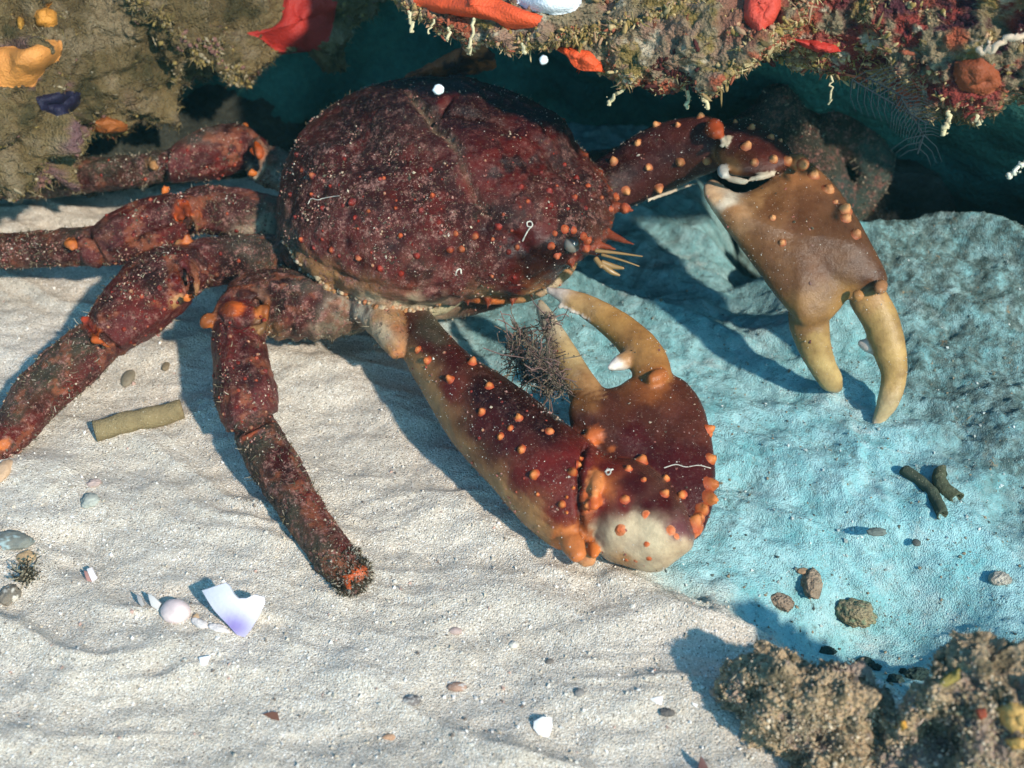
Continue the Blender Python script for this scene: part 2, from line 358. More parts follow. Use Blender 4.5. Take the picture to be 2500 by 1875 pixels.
# ------------------------------------------------------------------ the sea bed
RIDGE_PX = [(820, 640), (1040, 790), (1150, 950), (1330, 1180), (1560, 1370), (1700, 1440), (1850, 1540), (1980, 1625), (2120, 1700), (2450, 1790), (3000, 1900)]
RIDGE = [tuple(at_z(x, y, 0.0)[:2]) for x, y in RIDGE_PX]
def ridge_d(P):                              # > 0 on the silt side
    d = seg_dist(P, RIDGE); poly = RIDGE + [(40, 1.5), (40, 40), (-2, 40), (-1.2, 9)]
    return np.where(inside(P, poly), d, -d)
def ground_z(P, full=False):
    P = np.asarray(P, float); Q = np.column_stack([P, np.zeros(len(P))])
    near = np.exp(-(np.maximum(np.abs(P[:, 0]) - 4, 0) / 3) ** 2) * np.exp(-(np.maximum(np.abs(P[:, 1] - 6) - 4.5, 0) / 2) ** 2)
    d = ridge_d(P + 0.16 * np.column_stack([fbm(Q, 1.5, 4, 0.55, 5), fbm(Q, 1.5, 4, 0.55, 9)]))
    edge = 0.14 + 0.14 * (fbm(Q, 2.3, 3, seed=12) + 0.4)
    teal_light_silt = sstep(-0.05, np.maximum(edge, 0.02) * 2.2, d + 0.06 * fbm(Q, 11, 4, 0.7, 13))
    z = near * (0.05 * fbm(Q, 0.8, 3, seed=1) + 0.05 * fbm(Q * [1.0, 2.0, 1], 1.9, 3, seed=2) + 0.016 * fbm(Q, 8, 4, 0.55, 3))
    # wind-row like wrinkles, steeper on the far side
    u = P[:, 0] * 0.30 + P[:, 1] + 0.30 * fbm(Q, 0.9, 3, seed=4)
    r1 = fbm(np.column_stack([u * 3.4, P[:, 0] * 0.75, Q[:, 2]]), 1.0, 4, 0.5, 6, True)
    z += (1 - teal_light_silt) * near * 0.042 * np.maximum(r1, -0.1)
    ph = u * 1.9; saw = ph - np.floor(ph); saw = np.where(saw < 0.8, saw / 0.8, (1 - saw) / 0.2)
    z += (1 - teal_light_silt) * near * 0.05 * saw * saw * sstep(-0.25, 0.35, fbm(Q, 0.8, 2, seed=7)) * sstep(5.4, 4.2, P[:, 1])
    # a small scarp, then the silty slope climbing away to the right
    z += near * (0.05 * np.exp(-((d + 0.07) / 0.1) ** 2) - teal_light_silt * 0.15 * np.exp(-np.maximum(d, 0) / 1.0))
    w = np.column_stack([(P[:, 0] * 0.62 + P[:, 1] * 0.78) * 1.9, (P[:, 0] * 0.78 - P[:, 1] * 0.62) * 0.5, Q[:, 2]]) + 0.25 * fbm(Q, 1.4, 3, seed=20)[:, None]
    crack = fbm(w, 1.2, 5, 0.55, 21, True)
    bl = [tuple(at_z(x, y, 0.2)[:2]) for x, y in [(1700, 300), (2080, 560), (2180, 900), (2290, 1090), (2480, 1260), (2900, 1500)]]; bd = seg_dist(P, bl); bd = np.where(inside(P, bl + [(40, 3), (40, 40), (0, 40)]), bd, -bd)
    bare = teal_light_silt * np.clip(0.95 * sstep(-0.1, 0.35, bd + 0.22 * fbm(Q, 2.2, 4, 0.6, 28)) + 0.5 * sstep(5.0, 6.4, P[:, 1] - 0.1 * P[:, 0] + 0.5 * fbm(Q, 1.5, 3, seed=29)), 0, 1)
    z += near * teal_light_silt * (0.12 * sstep(0.15, 0.8, d) * (crack - 0.3) + 0.045 * fbm(Q, 2.6, 3, 0.5, 23) + 0.022 * fbm(Q, 6, 5, 0.65, 22) + bare * (0.032 * fbm(Q, 9, 5, 0.75, 24) + 0.045 * fbm(Q, 2.8, 4, 0.6, 25)))
    z += near * teal_light_silt * 0.10 * np.maximum(P[:, 0] - 1.6, 0) * sstep(4.5, 7.5, P[:, 1])
    yc = 6.2 + 0.10 * P[:, 0] + 0.25 * fbm(Q, 0.9, 3, seed=26); q = P[:, 1] - yc; rt = sstep(1.3, 2.0, P[:, 0]) * near
    z += rt * (0.34 * np.exp(-np.maximum(-q, 0) / 0.8) * (q < 0.25) - 0 + np.where(q >= 0.25, 0.34, 0)) * teal_light_silt - rt * teal_light_silt * 1.4 * sstep(0.05, 0.7, q)
    hx, hy = at_z(2190, 1470, 0)[:2]; z -= 0.36 * np.exp(-((P[:, 0] - hx) ** 2 / 0.30 + (P[:, 1] - hy) ** 2 / 0.12))
    return (z, teal_light_silt, bare) if full else (z, teal_light_silt)
def axis(lo, hi, step, far_lo, far_hi):
    a = np.arange(lo, hi, step); k = np.geomspace(step * 2, abs(far_lo - lo), 26); j = np.geomspace(step * 2, far_hi - hi, 26)
    return np.concatenate([lo - k[::-1], a, hi + j])
gx = axis(-3.6, 4.6, 0.0125, -16, 16); gy = axis(2.35, 10.4, 0.0125, -8, 20)
GX, GY = np.meshgrid(gx, gy); GP = np.column_stack([GX.ravel(), GY.ravel()])
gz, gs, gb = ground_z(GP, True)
sand_me = bpy.data.meshes.new('sand'); gf = grid_faces(len(gx), len(gy))
sand_me.vertices.add(len(GP)); sand_me.vertices.foreach_set('co', np.column_stack([GP, gz]).astype(np.float32).ravel())
sand_me.loops.add(gf.size); sand_me.loops.foreach_set('vertex_index', gf.astype(np.int32).ravel())
sand_me.polygons.add(len(gf)); sand_me.polygons.foreach_set('loop_start', np.arange(0, gf.size, 4, dtype=np.int32))
sand_me.polygons.foreach_set('use_smooth', np.ones(len(gf), bool)); sand_me.update(calc_edges=True)
at_ = sand_me.attributes.new('teal_light_silt', 'FLOAT', 'POINT'); at_.data.foreach_set('value', gs.astype(np.float32))
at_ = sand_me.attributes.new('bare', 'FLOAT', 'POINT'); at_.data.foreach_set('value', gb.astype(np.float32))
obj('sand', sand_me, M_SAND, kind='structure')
def gz1(x, y): return float(ground_z(np.array([[x, y]]))[0][0])
def on_ground(px, py):
    z = 0.0
    for _ in range(6):
        p = at_z(px, py, z); z = gz1(p[0], p[1])
    return at_z(px, py, z)

# shell grit strewn over the sand
def grit():
    n = 13000; px = RNG.uniform(-40, 2540, n); py = 620 + 1300 * RNG.uniform(0, 1, n) ** 0.8
    P = at_z(px, py, np.zeros(n)); P[:, 2], s = ground_z(P[:, :2])
    size = 0.0032 + 0.011 * RNG.random(n) ** 6
    pal = np.array([[0.72, 0.68, 0.6], [0.6, 0.53, 0.42], [0.78, 0.76, 0.72], [0.42, 0.36, 0.28], [0.2, 0.16, 0.13], [0.5, 0.33, 0.27]])
    c = pal[RNG.choice(6, n, p=[.36, .26, .2, .1, .05, .03])] * RNG.uniform(0.8, 1.1, (n, 1))
    P[:, 2] += size * 0.25
    dk = (s > 0.5); pd = np.array([[.16, .17, .13], [.30, .24, .16], [.10, .13, .12], [.62, .68, .65], [.36, .42, .40]]); c = np.where(dk[:, None], pd[RNG.choice(5, n)] * RNG.uniform(.7, 1.1, (n, 1)), c)
    v, f, cc = bits(P, size, c, (0.45, 1.1))
    obj('shell_grit', mesh_from('shell_grit', v, f, cc, False), M_GRIT, label='fine pale shell grit strewn across the sand', cat='grit', kind='stuff')
grit()

# ------------------------------------------------------------------ rocks
TOCAM = lambda P: (CP - P) / np.linalg.norm(CP - P)
def rock_from(name, outline, front, back, amp, scale, colf, seed, axis_b=(0, 0.9, 0.35), n=420, m=110, by='d', lumps=0.0, lscale=6, fine=0.02, shift=0.0, ridge=0.0, pits=0.0, pscale=4):
    o = np.array(outline, float)
    C = at_d(o[:, 0], o[:, 1], o[:, 2] + shift) if by == 'd' else at_z(o[:, 0], o[:, 1], o[:, 2])
    v, f = inflate(C, front, back, TOCAM(C.mean(0)), np.array(axis_b) / np.linalg.norm(axis_b), n, m)
    me = mesh_from(name, v, f, np.full((len(v), 3), 0.2))
    v = coords(me); N = vnormals(me)
    dsp = amp * fbm(v, scale, 5, 0.5, seed) + fine * fbm(v, 14, 4, 0.65, seed + 5)
    if pits: dsp = dsp - pits * sstep(0.42, 0.12, cells(v * [1, 1, 1.2] + 0.12 * fbm(v, 5, 3, seed=seed + 2)[:, None], pscale, seed + 4))
    if ridge: dsp = dsp + ridge * fbm(v, 3.3, 5, 0.6, seed + 8, True)
    if lumps: dsp = dsp + lumps * (0.55 - cells(v + 0.05 * fbm(v, 4, 2, seed=seed)[:, None], lscale, seed)) * (0.5 + 0.8 * sstep(-0.3, 0.4, fbm(v, 1.7, 3, 0.5, seed + 3)))
    v = v + N * dsp[:, None] + 0.012 * np.column_stack([fbm(v, 30, 3, .7, seed + 21), fbm(v, 30, 3, .7, seed + 22), fbm(v, 30, 3, .7, seed + 23)]); set_coords(me, v); set_col(me, colf(v, to_px(v)))
    return me
def near_cam(me, v=None, N=None):
    v = coords(me); N = vnormals(me); d = CP - v; d /= np.linalg.norm(d, axis=1, keepdims=True); return np.einsum('ij,ij->i', d, N)
def in_view(me, pad=80):
    p = to_px(coords(me)); return (p[:, 0] > -pad) & (p[:, 0] < 2500 + pad) & (p[:, 1] > -pad) & (p[:, 1] < 1875 + pad)

# -- big rock on the left, hairy with turf
def col_left(v, p):
    a = fbm(v, 1.6, 5, 0.6, 41)[:, None]; b = fbm(v, 4.5, 5, 0.6, 42); c = fbm(v, 3.1, 5, 0.6, 47)
    col = np.array([0.165, 0.115, 0.05]) * (1 + 0.7 * a)
    col = lerp(col, [0.235, 0.175, 0.10], sstep(0.05, 0.35, b)); col = lerp(col, [0.06, 0.05, 0.02], sstep(0.1, 0.35, -b) * 0.9)
    col = lerp(col, [0.19, 0.10, 0.10], sstep(0.12, 0.35, c) * sstep(420, 300, np.hypot(p[:, 0] + 20, p[:, 1] - 420)))
    return col
LEFT_OUT = [(-700, 520, 8.3), (-300, 520, 8.3), (0, 480, 8.35), (110, 470, 8.4), (170, 420, 8.5), (215, 365, 8.6), (300, 340, 8.7), (390, 300, 8.8), (440, 250, 8.8), (500, 215, 8.7),
            (560, 205, 8.6), (605, 225, 8.5), (640, 200, 8.6), (710, 160, 8.7), (790, 130, 8.8), (880, 80, 8.9), (935, 20, 9.0), (970, -80, 9.2), (980, -300, 9.6), (700, -700, 10), (0, -900, 10), (-700, -700, 9.6), (-1000, 0, 9)]
left_me = rock_from('reef_rock', LEFT_OUT, 0.55, 2.2, 0.16, 1.3, col_left, 40, (0, 0.95, 0.2), 520, 130, 'd', 0.16, 4.2, 0.07, 0.0, 0.12, 0.16, 2.2)
obj('reef_rock', left_me, M_ROCK, label='large brown reef rock matted with fine turf, behind the crab\'s walking legs', cat='rock')
left_bvh = bvh_of(left_me)

# -- overhang at the top right
def col_over(v, p):
    a = fbm(v, 2.6, 5, 0.6, 51); b = fbm(v, 5.5, 5, 0.6, 52); c = fbm(v, 3.7, 4, 0.6, 53); d = fbm(v, 8.0, 4, 0.6, 54)
    col = np.tile(np.array([0.26, 0.20, 0.12]), (len(v), 1))
    col = lerp(col, [0.34, 0.20, 0.14], sstep(0.0, 0.25, a) * sstep(2150, 1500, p[:, 0]))       # rosy coralline
    col = lerp(col, [0.26, 0.185, 0.06], sstep(0.05, 0.3, b))
    col = lerp(col, [0.26, 0.045, 0.035], sstep(0.08, 0.25, c) * sstep(1500, 2100, p[:, 0]))
    col = lerp(col, [0.07, 0.02, 0.03], sstep(0.12, 0.3, d) * sstep(1700, 2300, p[:, 0]))
    col = lerp(col, [0.5, 0.42, 0.3], sstep(0.25, 0.42, -d)); col = lerp(col, [0.40, 0.10, 0.05], sstep(0.15, 0.3, fbm(v, 3.0, 4, 0.6, 57)))
    return col
OVER_OUT = [(975, -30, 6.9), (985, 30, 6.75), (1060, 85, 6.65), (1160, 115, 6.55), (1260, 118, 6.45), (1360, 120, 6.4), (1450, 160, 6.35), (1500, 200, 6.3), (1570, 205, 6.3), (1660, 220, 6.25), (1740, 215, 6.2),
            (1820, 165, 6.45), (1900, 150, 6.6), (1980, 185, 6.6), (2080, 200, 6.6), (2160, 215, 6.55), (2230, 255, 6.5), (2310, 292, 6.45), (2400, 290, 6.4), (2470, 255, 6.4), (2600, 240, 6.4), (3000, 200, 6.5),
            (3400, -100, 6.4), (3000, -400, 7), (2300, -420, 7.3), (1700, -320, 7.4), (1250, -180, 7.3), (1040, -90, 7.1)]
over_me = rock_from('reef_overhang', OVER_OUT, 0.35, 1.9, 0.10, 1.9, col_over, 50, (0, 0.82, 0.57), 700, 150, 'd', 0.10, 6.0, 0.06, 0.12, 0.05)
obj('reef_overhang', over_me, M_ROCK, label='knobbly reef overhang crusted red, rosy and olive above the right claw', cat='rock')
over_bvh = bvh_of(over_me)

# -- back wall of the hollow, shade and teal glow put into its colour
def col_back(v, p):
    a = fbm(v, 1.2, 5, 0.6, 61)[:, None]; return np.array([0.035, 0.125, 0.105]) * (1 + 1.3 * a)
BACK_OUT = [(-900, 640, 10.6), (200, 520, 10.6), (900, 470, 10.8), (1500, 430, 11), (2200, 520, 10.4), (2900, 640, 9.8), (3600, 600, 9), (3900, -100, 9), (3400, -900, 10), (1400, -1100, 12), (-800, -900, 12), (-1500, 0, 11)]
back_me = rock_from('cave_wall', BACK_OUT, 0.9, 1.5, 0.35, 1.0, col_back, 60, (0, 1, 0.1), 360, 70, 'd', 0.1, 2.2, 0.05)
obj('cave_wall', back_me, M_DARK, label='rock wall in painted teal shade at the back of the hollow behind the crab', cat='rock')

# -- rocks in the hollow
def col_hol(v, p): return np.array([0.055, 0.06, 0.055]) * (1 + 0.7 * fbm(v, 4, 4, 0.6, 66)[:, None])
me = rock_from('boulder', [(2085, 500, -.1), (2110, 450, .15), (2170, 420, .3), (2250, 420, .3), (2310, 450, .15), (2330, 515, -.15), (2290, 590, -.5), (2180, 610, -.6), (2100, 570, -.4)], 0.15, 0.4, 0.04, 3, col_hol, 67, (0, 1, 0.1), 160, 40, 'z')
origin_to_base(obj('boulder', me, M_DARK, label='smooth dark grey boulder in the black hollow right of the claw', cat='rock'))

# -- two encrusted stones in the front right corner
def col_stone(v, p):
    a = fbm(v, 5, 5, 0.65, 71); b = fbm(v, 12, 4, 0.6, 72)
    col = np.array([0.54, 0.385, 0.23]) * (1 + 0.35 * a[:, None]); col = lerp(col, [0.20, 0.155, 0.09], sstep(0.08, 0.3, b)); col = lerp(col, [0.4, 0.29, 0.25], sstep(0.1, 0.35, -a) * 0.7)
    return col
st1 = [(1765, 1690, .1), (1800, 1655, .2), (1850, 1650, .26), (1885, 1640, .3), (1950, 1650, .33), (2040, 1680, .33), (2110, 1705, .3), (2150, 1760, .22), (2130, 1850, .1), (2090, 1930, .02), (1980, 1930, 0), (1890, 1860, 0), (1810, 1790, .02)]
st1_me = rock_from('encrusted_stone', st1, 0.13, 0.2, 0.07, 3.5, col_stone, 70, (0.2, 0.9, -0.3), 460, 120, 'z', 0.06, 8, 0.075, 0, 0.07, 0.15, 3.0)
obj('encrusted_stone', st1_me, M_ROCK, label='low knobbly brown stone with a dark pit, left of the tall peaked stone', cat='stone', group='encrusted stones by the lower right corner')
st2 = [(2110, 1800, .2), (2140, 1735, .35), (2190, 1715, .42), (2260, 1690, .5), (2310, 1645, .58), (2370, 1600, .66), (2405, 1580, .72), (2440, 1605, .7), (2520, 1660, .66), (2650, 1720, .6), (2700, 1850, .4), (2650, 2050, .1), (2350, 2080, 0), (2170, 2000, 0), (2120, 1900, .05)]
st2_me = rock_from('encrusted_stone', st2, 0.16, 0.25, 0.10, 2.6, col_stone, 75, (0.3, 0.9, -0.3), 520, 130, 'z', 0.07, 7, 0.075, 0, 0.09, 0.16, 2.6)
obj('encrusted_stone', st2_me, M_ROCK, label='tall peaked brown stone with orange and yellow sponge, in the lower right corner', cat='stone', group='encrusted stones by the lower right corner')
st1_bvh, st2_bvh = bvh_of(st1_me), bvh_of(st2_me)

me = rock_from('cave_shade_rock', [(150, 470, 9.3), (140, 330, 9.4), (300, 230, 9.5), (520, 150, 9.6), (700, 110, 9.7), (820, 180, 9.7), (760, 330, 9.5), (700, 420, 9.3), (500, 440, 9.2), (300, 480, 9.2)], 0.25, 0.8, 0.14, 1.6, lambda v, p: np.array([0.035, 0.038, 0.03]) * (1 + fbm(v, 4, 4, 0.6, 68)[:, None]), 69, (0, 1, 0.1), 240, 60, 'd', 0.08, 4, 0.04)  # dark rock added to stand for the shade under the left reef rock
origin_to_base(obj('cave_shade_rock', me, M_DARK, label='blackish rock deep in the shade between the turf covered rock and the crab\'s shell', cat='rock'))
# turf, polyps and crumbs growing on the rocks
def turf(name, me, n, length, width, pal, label, cat, mask, droop=(0, 0, -0.2), crumbs=0, csize=0.02, kind='stuff', curl=0.6, fing=0, flen=0.05, frad=0.014, fpal=None, dark=None):
    w = (near_cam(me) > -0.25) & in_view(me); w = w * mask(coords(me), to_px(coords(me)))
    i, P, N = sample(me, n, w.astype(float)); pal = np.array(pal)
    pick = lambda Q, pp, sd: pp[np.clip(((fbm(Q, 2.4, 5, 0.65, sd) * 1.25 + 0.5) * len(pp) + RNG.normal(0, .7, len(Q))).astype(int), 0, len(pp) - 1)] * RNG.uniform(0.65, 1.2, (len(Q), 1))
    c = pick(P, pal, 33)
    v, f, cc = strands(P, N, length * RNG.uniform(0.4, 1.5, n), width * RNG.uniform(0.6, 1.4, n), c * 0.7, c * 1.2, curl, droop)
    f = f.tolist()
    if crumbs:
        i, P, N = sample(me, crumbs, w.astype(float)); c = pick(P, pal if fpal is None else np.array(fpal), 33)
        v2, f2, c2 = bits(P + N * 0.01, csize * RNG.uniform(0.3, 1.3, crumbs), c, (0.35, 1.0))
        f += (f2 + len(v)).tolist(); v = np.vstack([v, v2]); cc = np.vstack([cc, c2])
    if fing:
        i, P, N = sample(me, fing, w.astype(float)); fp = np.array(fpal); k = np.clip(((fbm(P, 2.5, 4, 0.6, 33) * 1.3 + 0.5) * len(fp) + RNG.normal(0, .8, fing)).astype(int), 0, len(fp) - 1)
        r = frad * np.clip(RNG.lognormal(-0.2, .45, fing), .3, 1.5); v2, f2, c2 = fingers(P, N + np.array(droop) + RNG.normal(0, .35, (fing, 3)), np.maximum(flen * RNG.lognormal(-.3, .5, fing), r), r, fp[k] * RNG.uniform(.7, 1.2, (fing, 1)))
        f += (f2 + len(v)).tolist(); v = np.vstack([v, v2]); cc = np.vstack([cc, c2])
    obj(name, mesh_from(name, v, f, cc, True), M_TURF, label=label, cat=cat, kind=kind)
def msk_sponge(polys):
    return lambda v, p: ~np.any([inside(p, q) for q in polys], axis=0)
ORANGE_A = [(-40, 118), (30, 112), (60, 125), (110, 95), (150, 100), (152, 130), (140, 150), (115, 165), (95, 190), (85, 212), (20, 215), (-40, 210)]
ORANGE_B = [(90, 25), (115, 18), (138, 30), (140, 60), (120, 68), (88, 65), (85, 40)]
ORANGE_C = [(40, 45), (55, 42), (62, 58), (52, 72), (42, 66)]
RED_A = [(700, -40), (830, -40), (815, 60), (805, 100), (780, 125), (762, 118), (750, 146), (700, 143), (665, 120), (640, 95), (598, 82), (620, 76), (660, 70), (685, 50)]
BLACK_A = [(85, 238), (120, 228), (160, 222), (198, 226), (195, 255), (175, 275), (140, 283), (100, 270)]
ORANGE_D = [(222, 300), (250, 285), (285, 290), (312, 305), (310, 322), (260, 327), (225, 322)]
turf('turf_algae', left_me, 42000, 0.034, 0.0022, [[0.06, 0.042, 0.02], [0.19, 0.14, 0.05], [0.24, 0.18, 0.085], [0.33, 0.26, 0.15], [0.12, 0.09, 0.025], [0.22, 0.12, 0.08]],
     'fine hair-like olive turf covering the left reef rock', 'algae', msk_sponge([ORANGE_A, ORANGE_B, ORANGE_C, RED_A, BLACK_A]), (0, -0.1, -0.3), 14000, 0.012, curl=1.0,
     fing=6000, flen=0.035, frad=0.010, fpal=[[.05, .04, .025], [.17, .12, .055], [.24, .17, .06], [.30, .24, .15], [.2, .1, .08]])
RED_B = [(1000, -60), (1200, -60), (1215, 0), (1300, 30), (1345, 48), (1300, 68), (1240, 76), (1210, 50), (1120, 40), (1060, 30), (1000, 10)]
WHITE_A = [(1255, -50), (1420, -50), (1420, 10), (1400, 30), (1350, 38), (1300, 28), (1260, 8)]
RED_C = [(1350, 112), (1400, 115), (1440, 125), (1465, 150), (1478, 176), (1440, 172), (1400, 158), (1352, 140)]
RED_D = [(1820, -30), (1910, -30), (1905, 30), (1880, 70), (1850, 78), (1820, 60), (1815, 20)]
FP = [[.07, .02, .018], [.20, .07, .04], [.28, .19, .09], [.36, .24, .10], [.27, .185, .06], [.43, .32, .16], [.36, .22, .13], [.30, .09, .05], [.14, .10, .045]]
turf('reef_fuzz', over_me, 22000, 0.028, 0.003, [[0.38, 0.28, 0.12], [0.32, 0.24, 0.08], [0.48, 0.38, 0.20], [0.26, 0.14, 0.08], [0.2, 0.15, 0.07]],
     'stubby cream and olive fuzz fringing the reef overhang', 'growth', msk_sponge([RED_B, WHITE_A, RED_C]), (0, -0.1, -0.5), 12000, 0.010, curl=0.9, fing=12000, flen=0.04, frad=0.009, fpal=FP)
SP = [[.20, .15, .09], [.48, .37, .25], [.36, .28, .18], [.56, .45, .32], [.34, .27, .16], [.50, .38, .29]]
for me_, lab_ in ((st1_me, 'gritty brown crumbs coating the low stone'), (st2_me, 'gritty brown crumbs coating the tall peaked stone')):
    turf('stone_crumbs', me_, 500, 0.02, 0.003, [[0.36, 0.28, 0.18], [0.45, 0.36, 0.24], [0.17, 0.14, 0.08]], lab_, 'growth', lambda v, p: np.ones(len(v), bool), (0, 0, 0.2), 2600, 0.007, fing=900, flen=0.012, frad=0.007, fpal=SP)
# sponges and crusts lying on the rocks: thick pads that follow the rock's surface
def pad(name, poly, bvh, thick, col, label, cat='sponge', group=None, n=64, m=14, rough=0.012):
    q = np.array(poly, float); Q = np.vstack([q, q[:1]]); L = np.concatenate([[0], np.cumsum(np.hypot(*np.diff(Q, axis=0).T))])
    t = np.linspace(0, L[-1], n, endpoint=False); R = np.stack([np.interp(t, L, Q[:, k]) for k in range(2)], -1)
    R += 3 * np.column_stack([fbm(np.column_stack([R, R[:, :1] * 0]), 0.05, 3, 0.6, 3), fbm(np.column_stack([R, R[:, :1] * 0]), 0.05, 3, 0.6, 4)])
    c = R.mean(0); top, bot, last = [], [], None
    for s in np.linspace(1, 0.02, m):
        for r in c + (R - c) * s:
            h, nn = cast(bvh, r[0], r[1])
            if h is None: h, nn = last if last else (Vector(at_d(r[0], r[1], 8.5)), Vector(TOCAM(at_d(r[0], r[1], 8.5))))
            last = (h, nn); d = np.array(TOCAM(np.array(h))); nn = np.array(nn); nn = nn if nn @ d > 0 else -nn; a = (nn + 1.2 * d); a /= np.linalg.norm(a)
            top.append(np.array(h) + a * thick * (1 - s ** 4) ** 0.5); bot.append(np.array(h) - a * (0.03 + thick))
    top, bot = np.array(top), np.array(bot)
    G = top.reshape(m, n, 3)
    for _ in range(10):
        H = G.copy(); H[1:-1] = (G[:-2] + G[2:] + np.roll(G, 1, 1)[1:-1] + np.roll(G, -1, 1)[1:-1] + G[1:-1]) / 5; G = H
    top = G.reshape(-1, 3)
    top += (fbm(top, 9, 4, 0.6, 8) * rough)[:, None] * TOCAM(top.mean(0))
    v = np.vstack([top, bot]); k = len(top); f = grid_faces(n, m, True)
    F = f.tolist() + (f[:, ::-1] + k).tolist() + [[j, (j + 1) % n, k + (j + 1) % n, k + j] for j in range(n)] + [list(range((m - 1) * n, m * n)), list(range(k + (m - 1) * n, k + m * n))[::-1]]
    cc = np.asarray(col) * (1 + 0.18 * fbm(v, 7, 4, 0.6, 9))[:, None]
    return obj(name, mesh_from(name, v, F, cc), M_SPONGE, label=label, cat=cat, group=group or ('sponges encrusting the reef' if cat == 'sponge' else None))
pad('encrusting_sponge', ORANGE_A, left_bvh, 0.06, (0.62, 0.25, 0.06), 'large orange sponge at the left edge of the turf covered rock')
pad('encrusting_sponge', ORANGE_B, left_bvh, 0.06, (0.58, 0.24, 0.04), 'rounded orange sponge above the large orange one on the turf covered rock')
pad('encrusting_sponge', ORANGE_C, left_bvh, 0.05, (0.50, 0.24, 0.04), 'tiny orange-yellow sponge left of the rounded orange one')
pad('encrusting_sponge', RED_A, left_bvh, 0.06, (0.36, 0.022, 0.014), 'smooth deep red hook-shaped sponge on the turf covered rock')
pad('encrusting_sponge', BLACK_A, left_bvh, 0.06, (0.012, 0.010, 0.03), 'blackish purple oval sponge below the large orange sponge')
pad('encrusting_sponge', ORANGE_D, left_bvh, 0.08, (0.30, 0.09, 0.02), 'dim rusty orange sponge in the shade above the uppermost crab leg')
pad('encrusting_sponge', RED_B, over_bvh, 0.09, (0.72, 0.09, 0.025), 'bright orange-red sponge along the left end of the reef overhang', rough=0.02)
pad('coralline_crust', WHITE_A, over_bvh, 0.09, (0.66, 0.70, 0.74), 'pale bluish white crust at the top edge of the reef overhang', 'crust')
pad('encrusting_sponge', RED_C, over_bvh, 0.08, (0.66, 0.08, 0.02), 'small vermilion sponge hanging under the overhang\'s lower lip', rough=0.05)
pad('encrusting_sponge', [(1930, 92), (1985, 98), (2040, 108), (2055, 125), (2010, 128), (1960, 115)], over_bvh, 0.07, (0.42, 0.03, 0.02), 'narrow crimson sponge strip in the middle of the reef overhang')
pad('encrusting_sponge', [(2330, 150), (2400, 140), (2440, 175), (2450, 215), (2400, 235), (2345, 220), (2325, 185)], over_bvh, 0.06, (0.26, 0.06, 0.02), 'broad rusty red sponge near the right end of the reef overhang')
pad('encrusting_sponge', RED_D, over_bvh, 0.08, (0.55, 0.06, 0.035), 'red sponge high on the middle of the reef overhang', rough=0.02)
for poly, colr, lab, b in [([(2125, 1750), (2145, 1745), (2148, 1775), (2130, 1800), (2112, 1790)], (0.33, 0.26, 0.05), 'mustard yellow sponge in the gap between the two stones', st2_bvh),
                           ([(2195, 1760), (2212, 1758), (2215, 1778), (2200, 1785)], (0.6, 0.3, 0.05), 'small orange dot of sponge on the tall stone', st2_bvh),
                           ([(2300, 1650), (2330, 1635), (2350, 1625), (2345, 1655), (2310, 1680), (2290, 1672)], (0.27, 0.21, 0.05), 'olive yellow sponge under the tall stone\'s peak', st2_bvh),
                           ([(2430, 1725), (2470, 1715), (2520, 1720), (2520, 1790), (2470, 1790), (2440, 1765)], (0.56, 0.33, 0.10), 'large orange-yellow sponge on the right flank of the tall stone', st2_bvh),
                           ([(2450, 1805), (2490, 1800), (2520, 1810), (2520, 1830), (2470, 1830)], (0.52, 0.30, 0.08), 'lowest orange sponge patch on the tall stone', st2_bvh),
                           ([(2380, 1735), (2405, 1728), (2410, 1750), (2392, 1758)], (0.26, 0.05, 0.02), 'small rust red sponge patch on the tall stone', st2_bvh)]:
    pad('encrusting_sponge', poly, b, 0.03, colr, lab)

# ------------------------------------------------------------------ the crab
MAR = (0.054, 0.0048, 0.004); DRK = (0.017, 0.0022, 0.002); RED = (0.125, 0.010, 0.007); ORA = (0.62, 0.17, 0.035); CRE = (0.52, 0.40, 0.25)
TAN = (0.40, 0.20, 0.075); BRN = (0.075, 0.019, 0.009); MAU = (0.12, 0.022, 0.02); GRY = (0.085, 0.07, 0.05); OLV = (0.06, 0.05, 0.03); IVO = (0.50, 0.42, 0.30)
crab = Shell(); ZO = 0.0                      # ZO lowers a whole limb
def wob(v): return to_px(v) + 26 * np.column_stack([fbm(v, 4.5, 4, .65, 111), fbm(v, 4.5, 4, .65, 112)]) + 12 * np.column_stack([fbm(v, 19, 3, .7, 113), fbm(v, 19, 3, .7, 114)])
def c_limb(pts, ctl, k=0.9, crust=0.3, n=28, m=8, ang=0.0):
    C, R = limb_pts([(a, b, z + ZO, r) for a, b, z, r in pts], m); v, f = tube(C, R, k, n, True, ang)
    c = idw(wob(v), ctl) if isinstance(ctl, list) else np.tile(ctl, (len(v), 1)); crab.add(v, f, c, crust)
def c_body(poly, front, back, ctl, crust=0.2, center=None, n=150, m=36, p=2.2):
    q = np.array(poly, float); C = at_z(q[:, 0], q[:, 1], q[:, 2] + ZO); a = TOCAM(C.mean(0))
    v, f = inflate(C, front, back, a, -a, n, m, p); crab.add(v, f, idw(wob(v), ctl), crust)
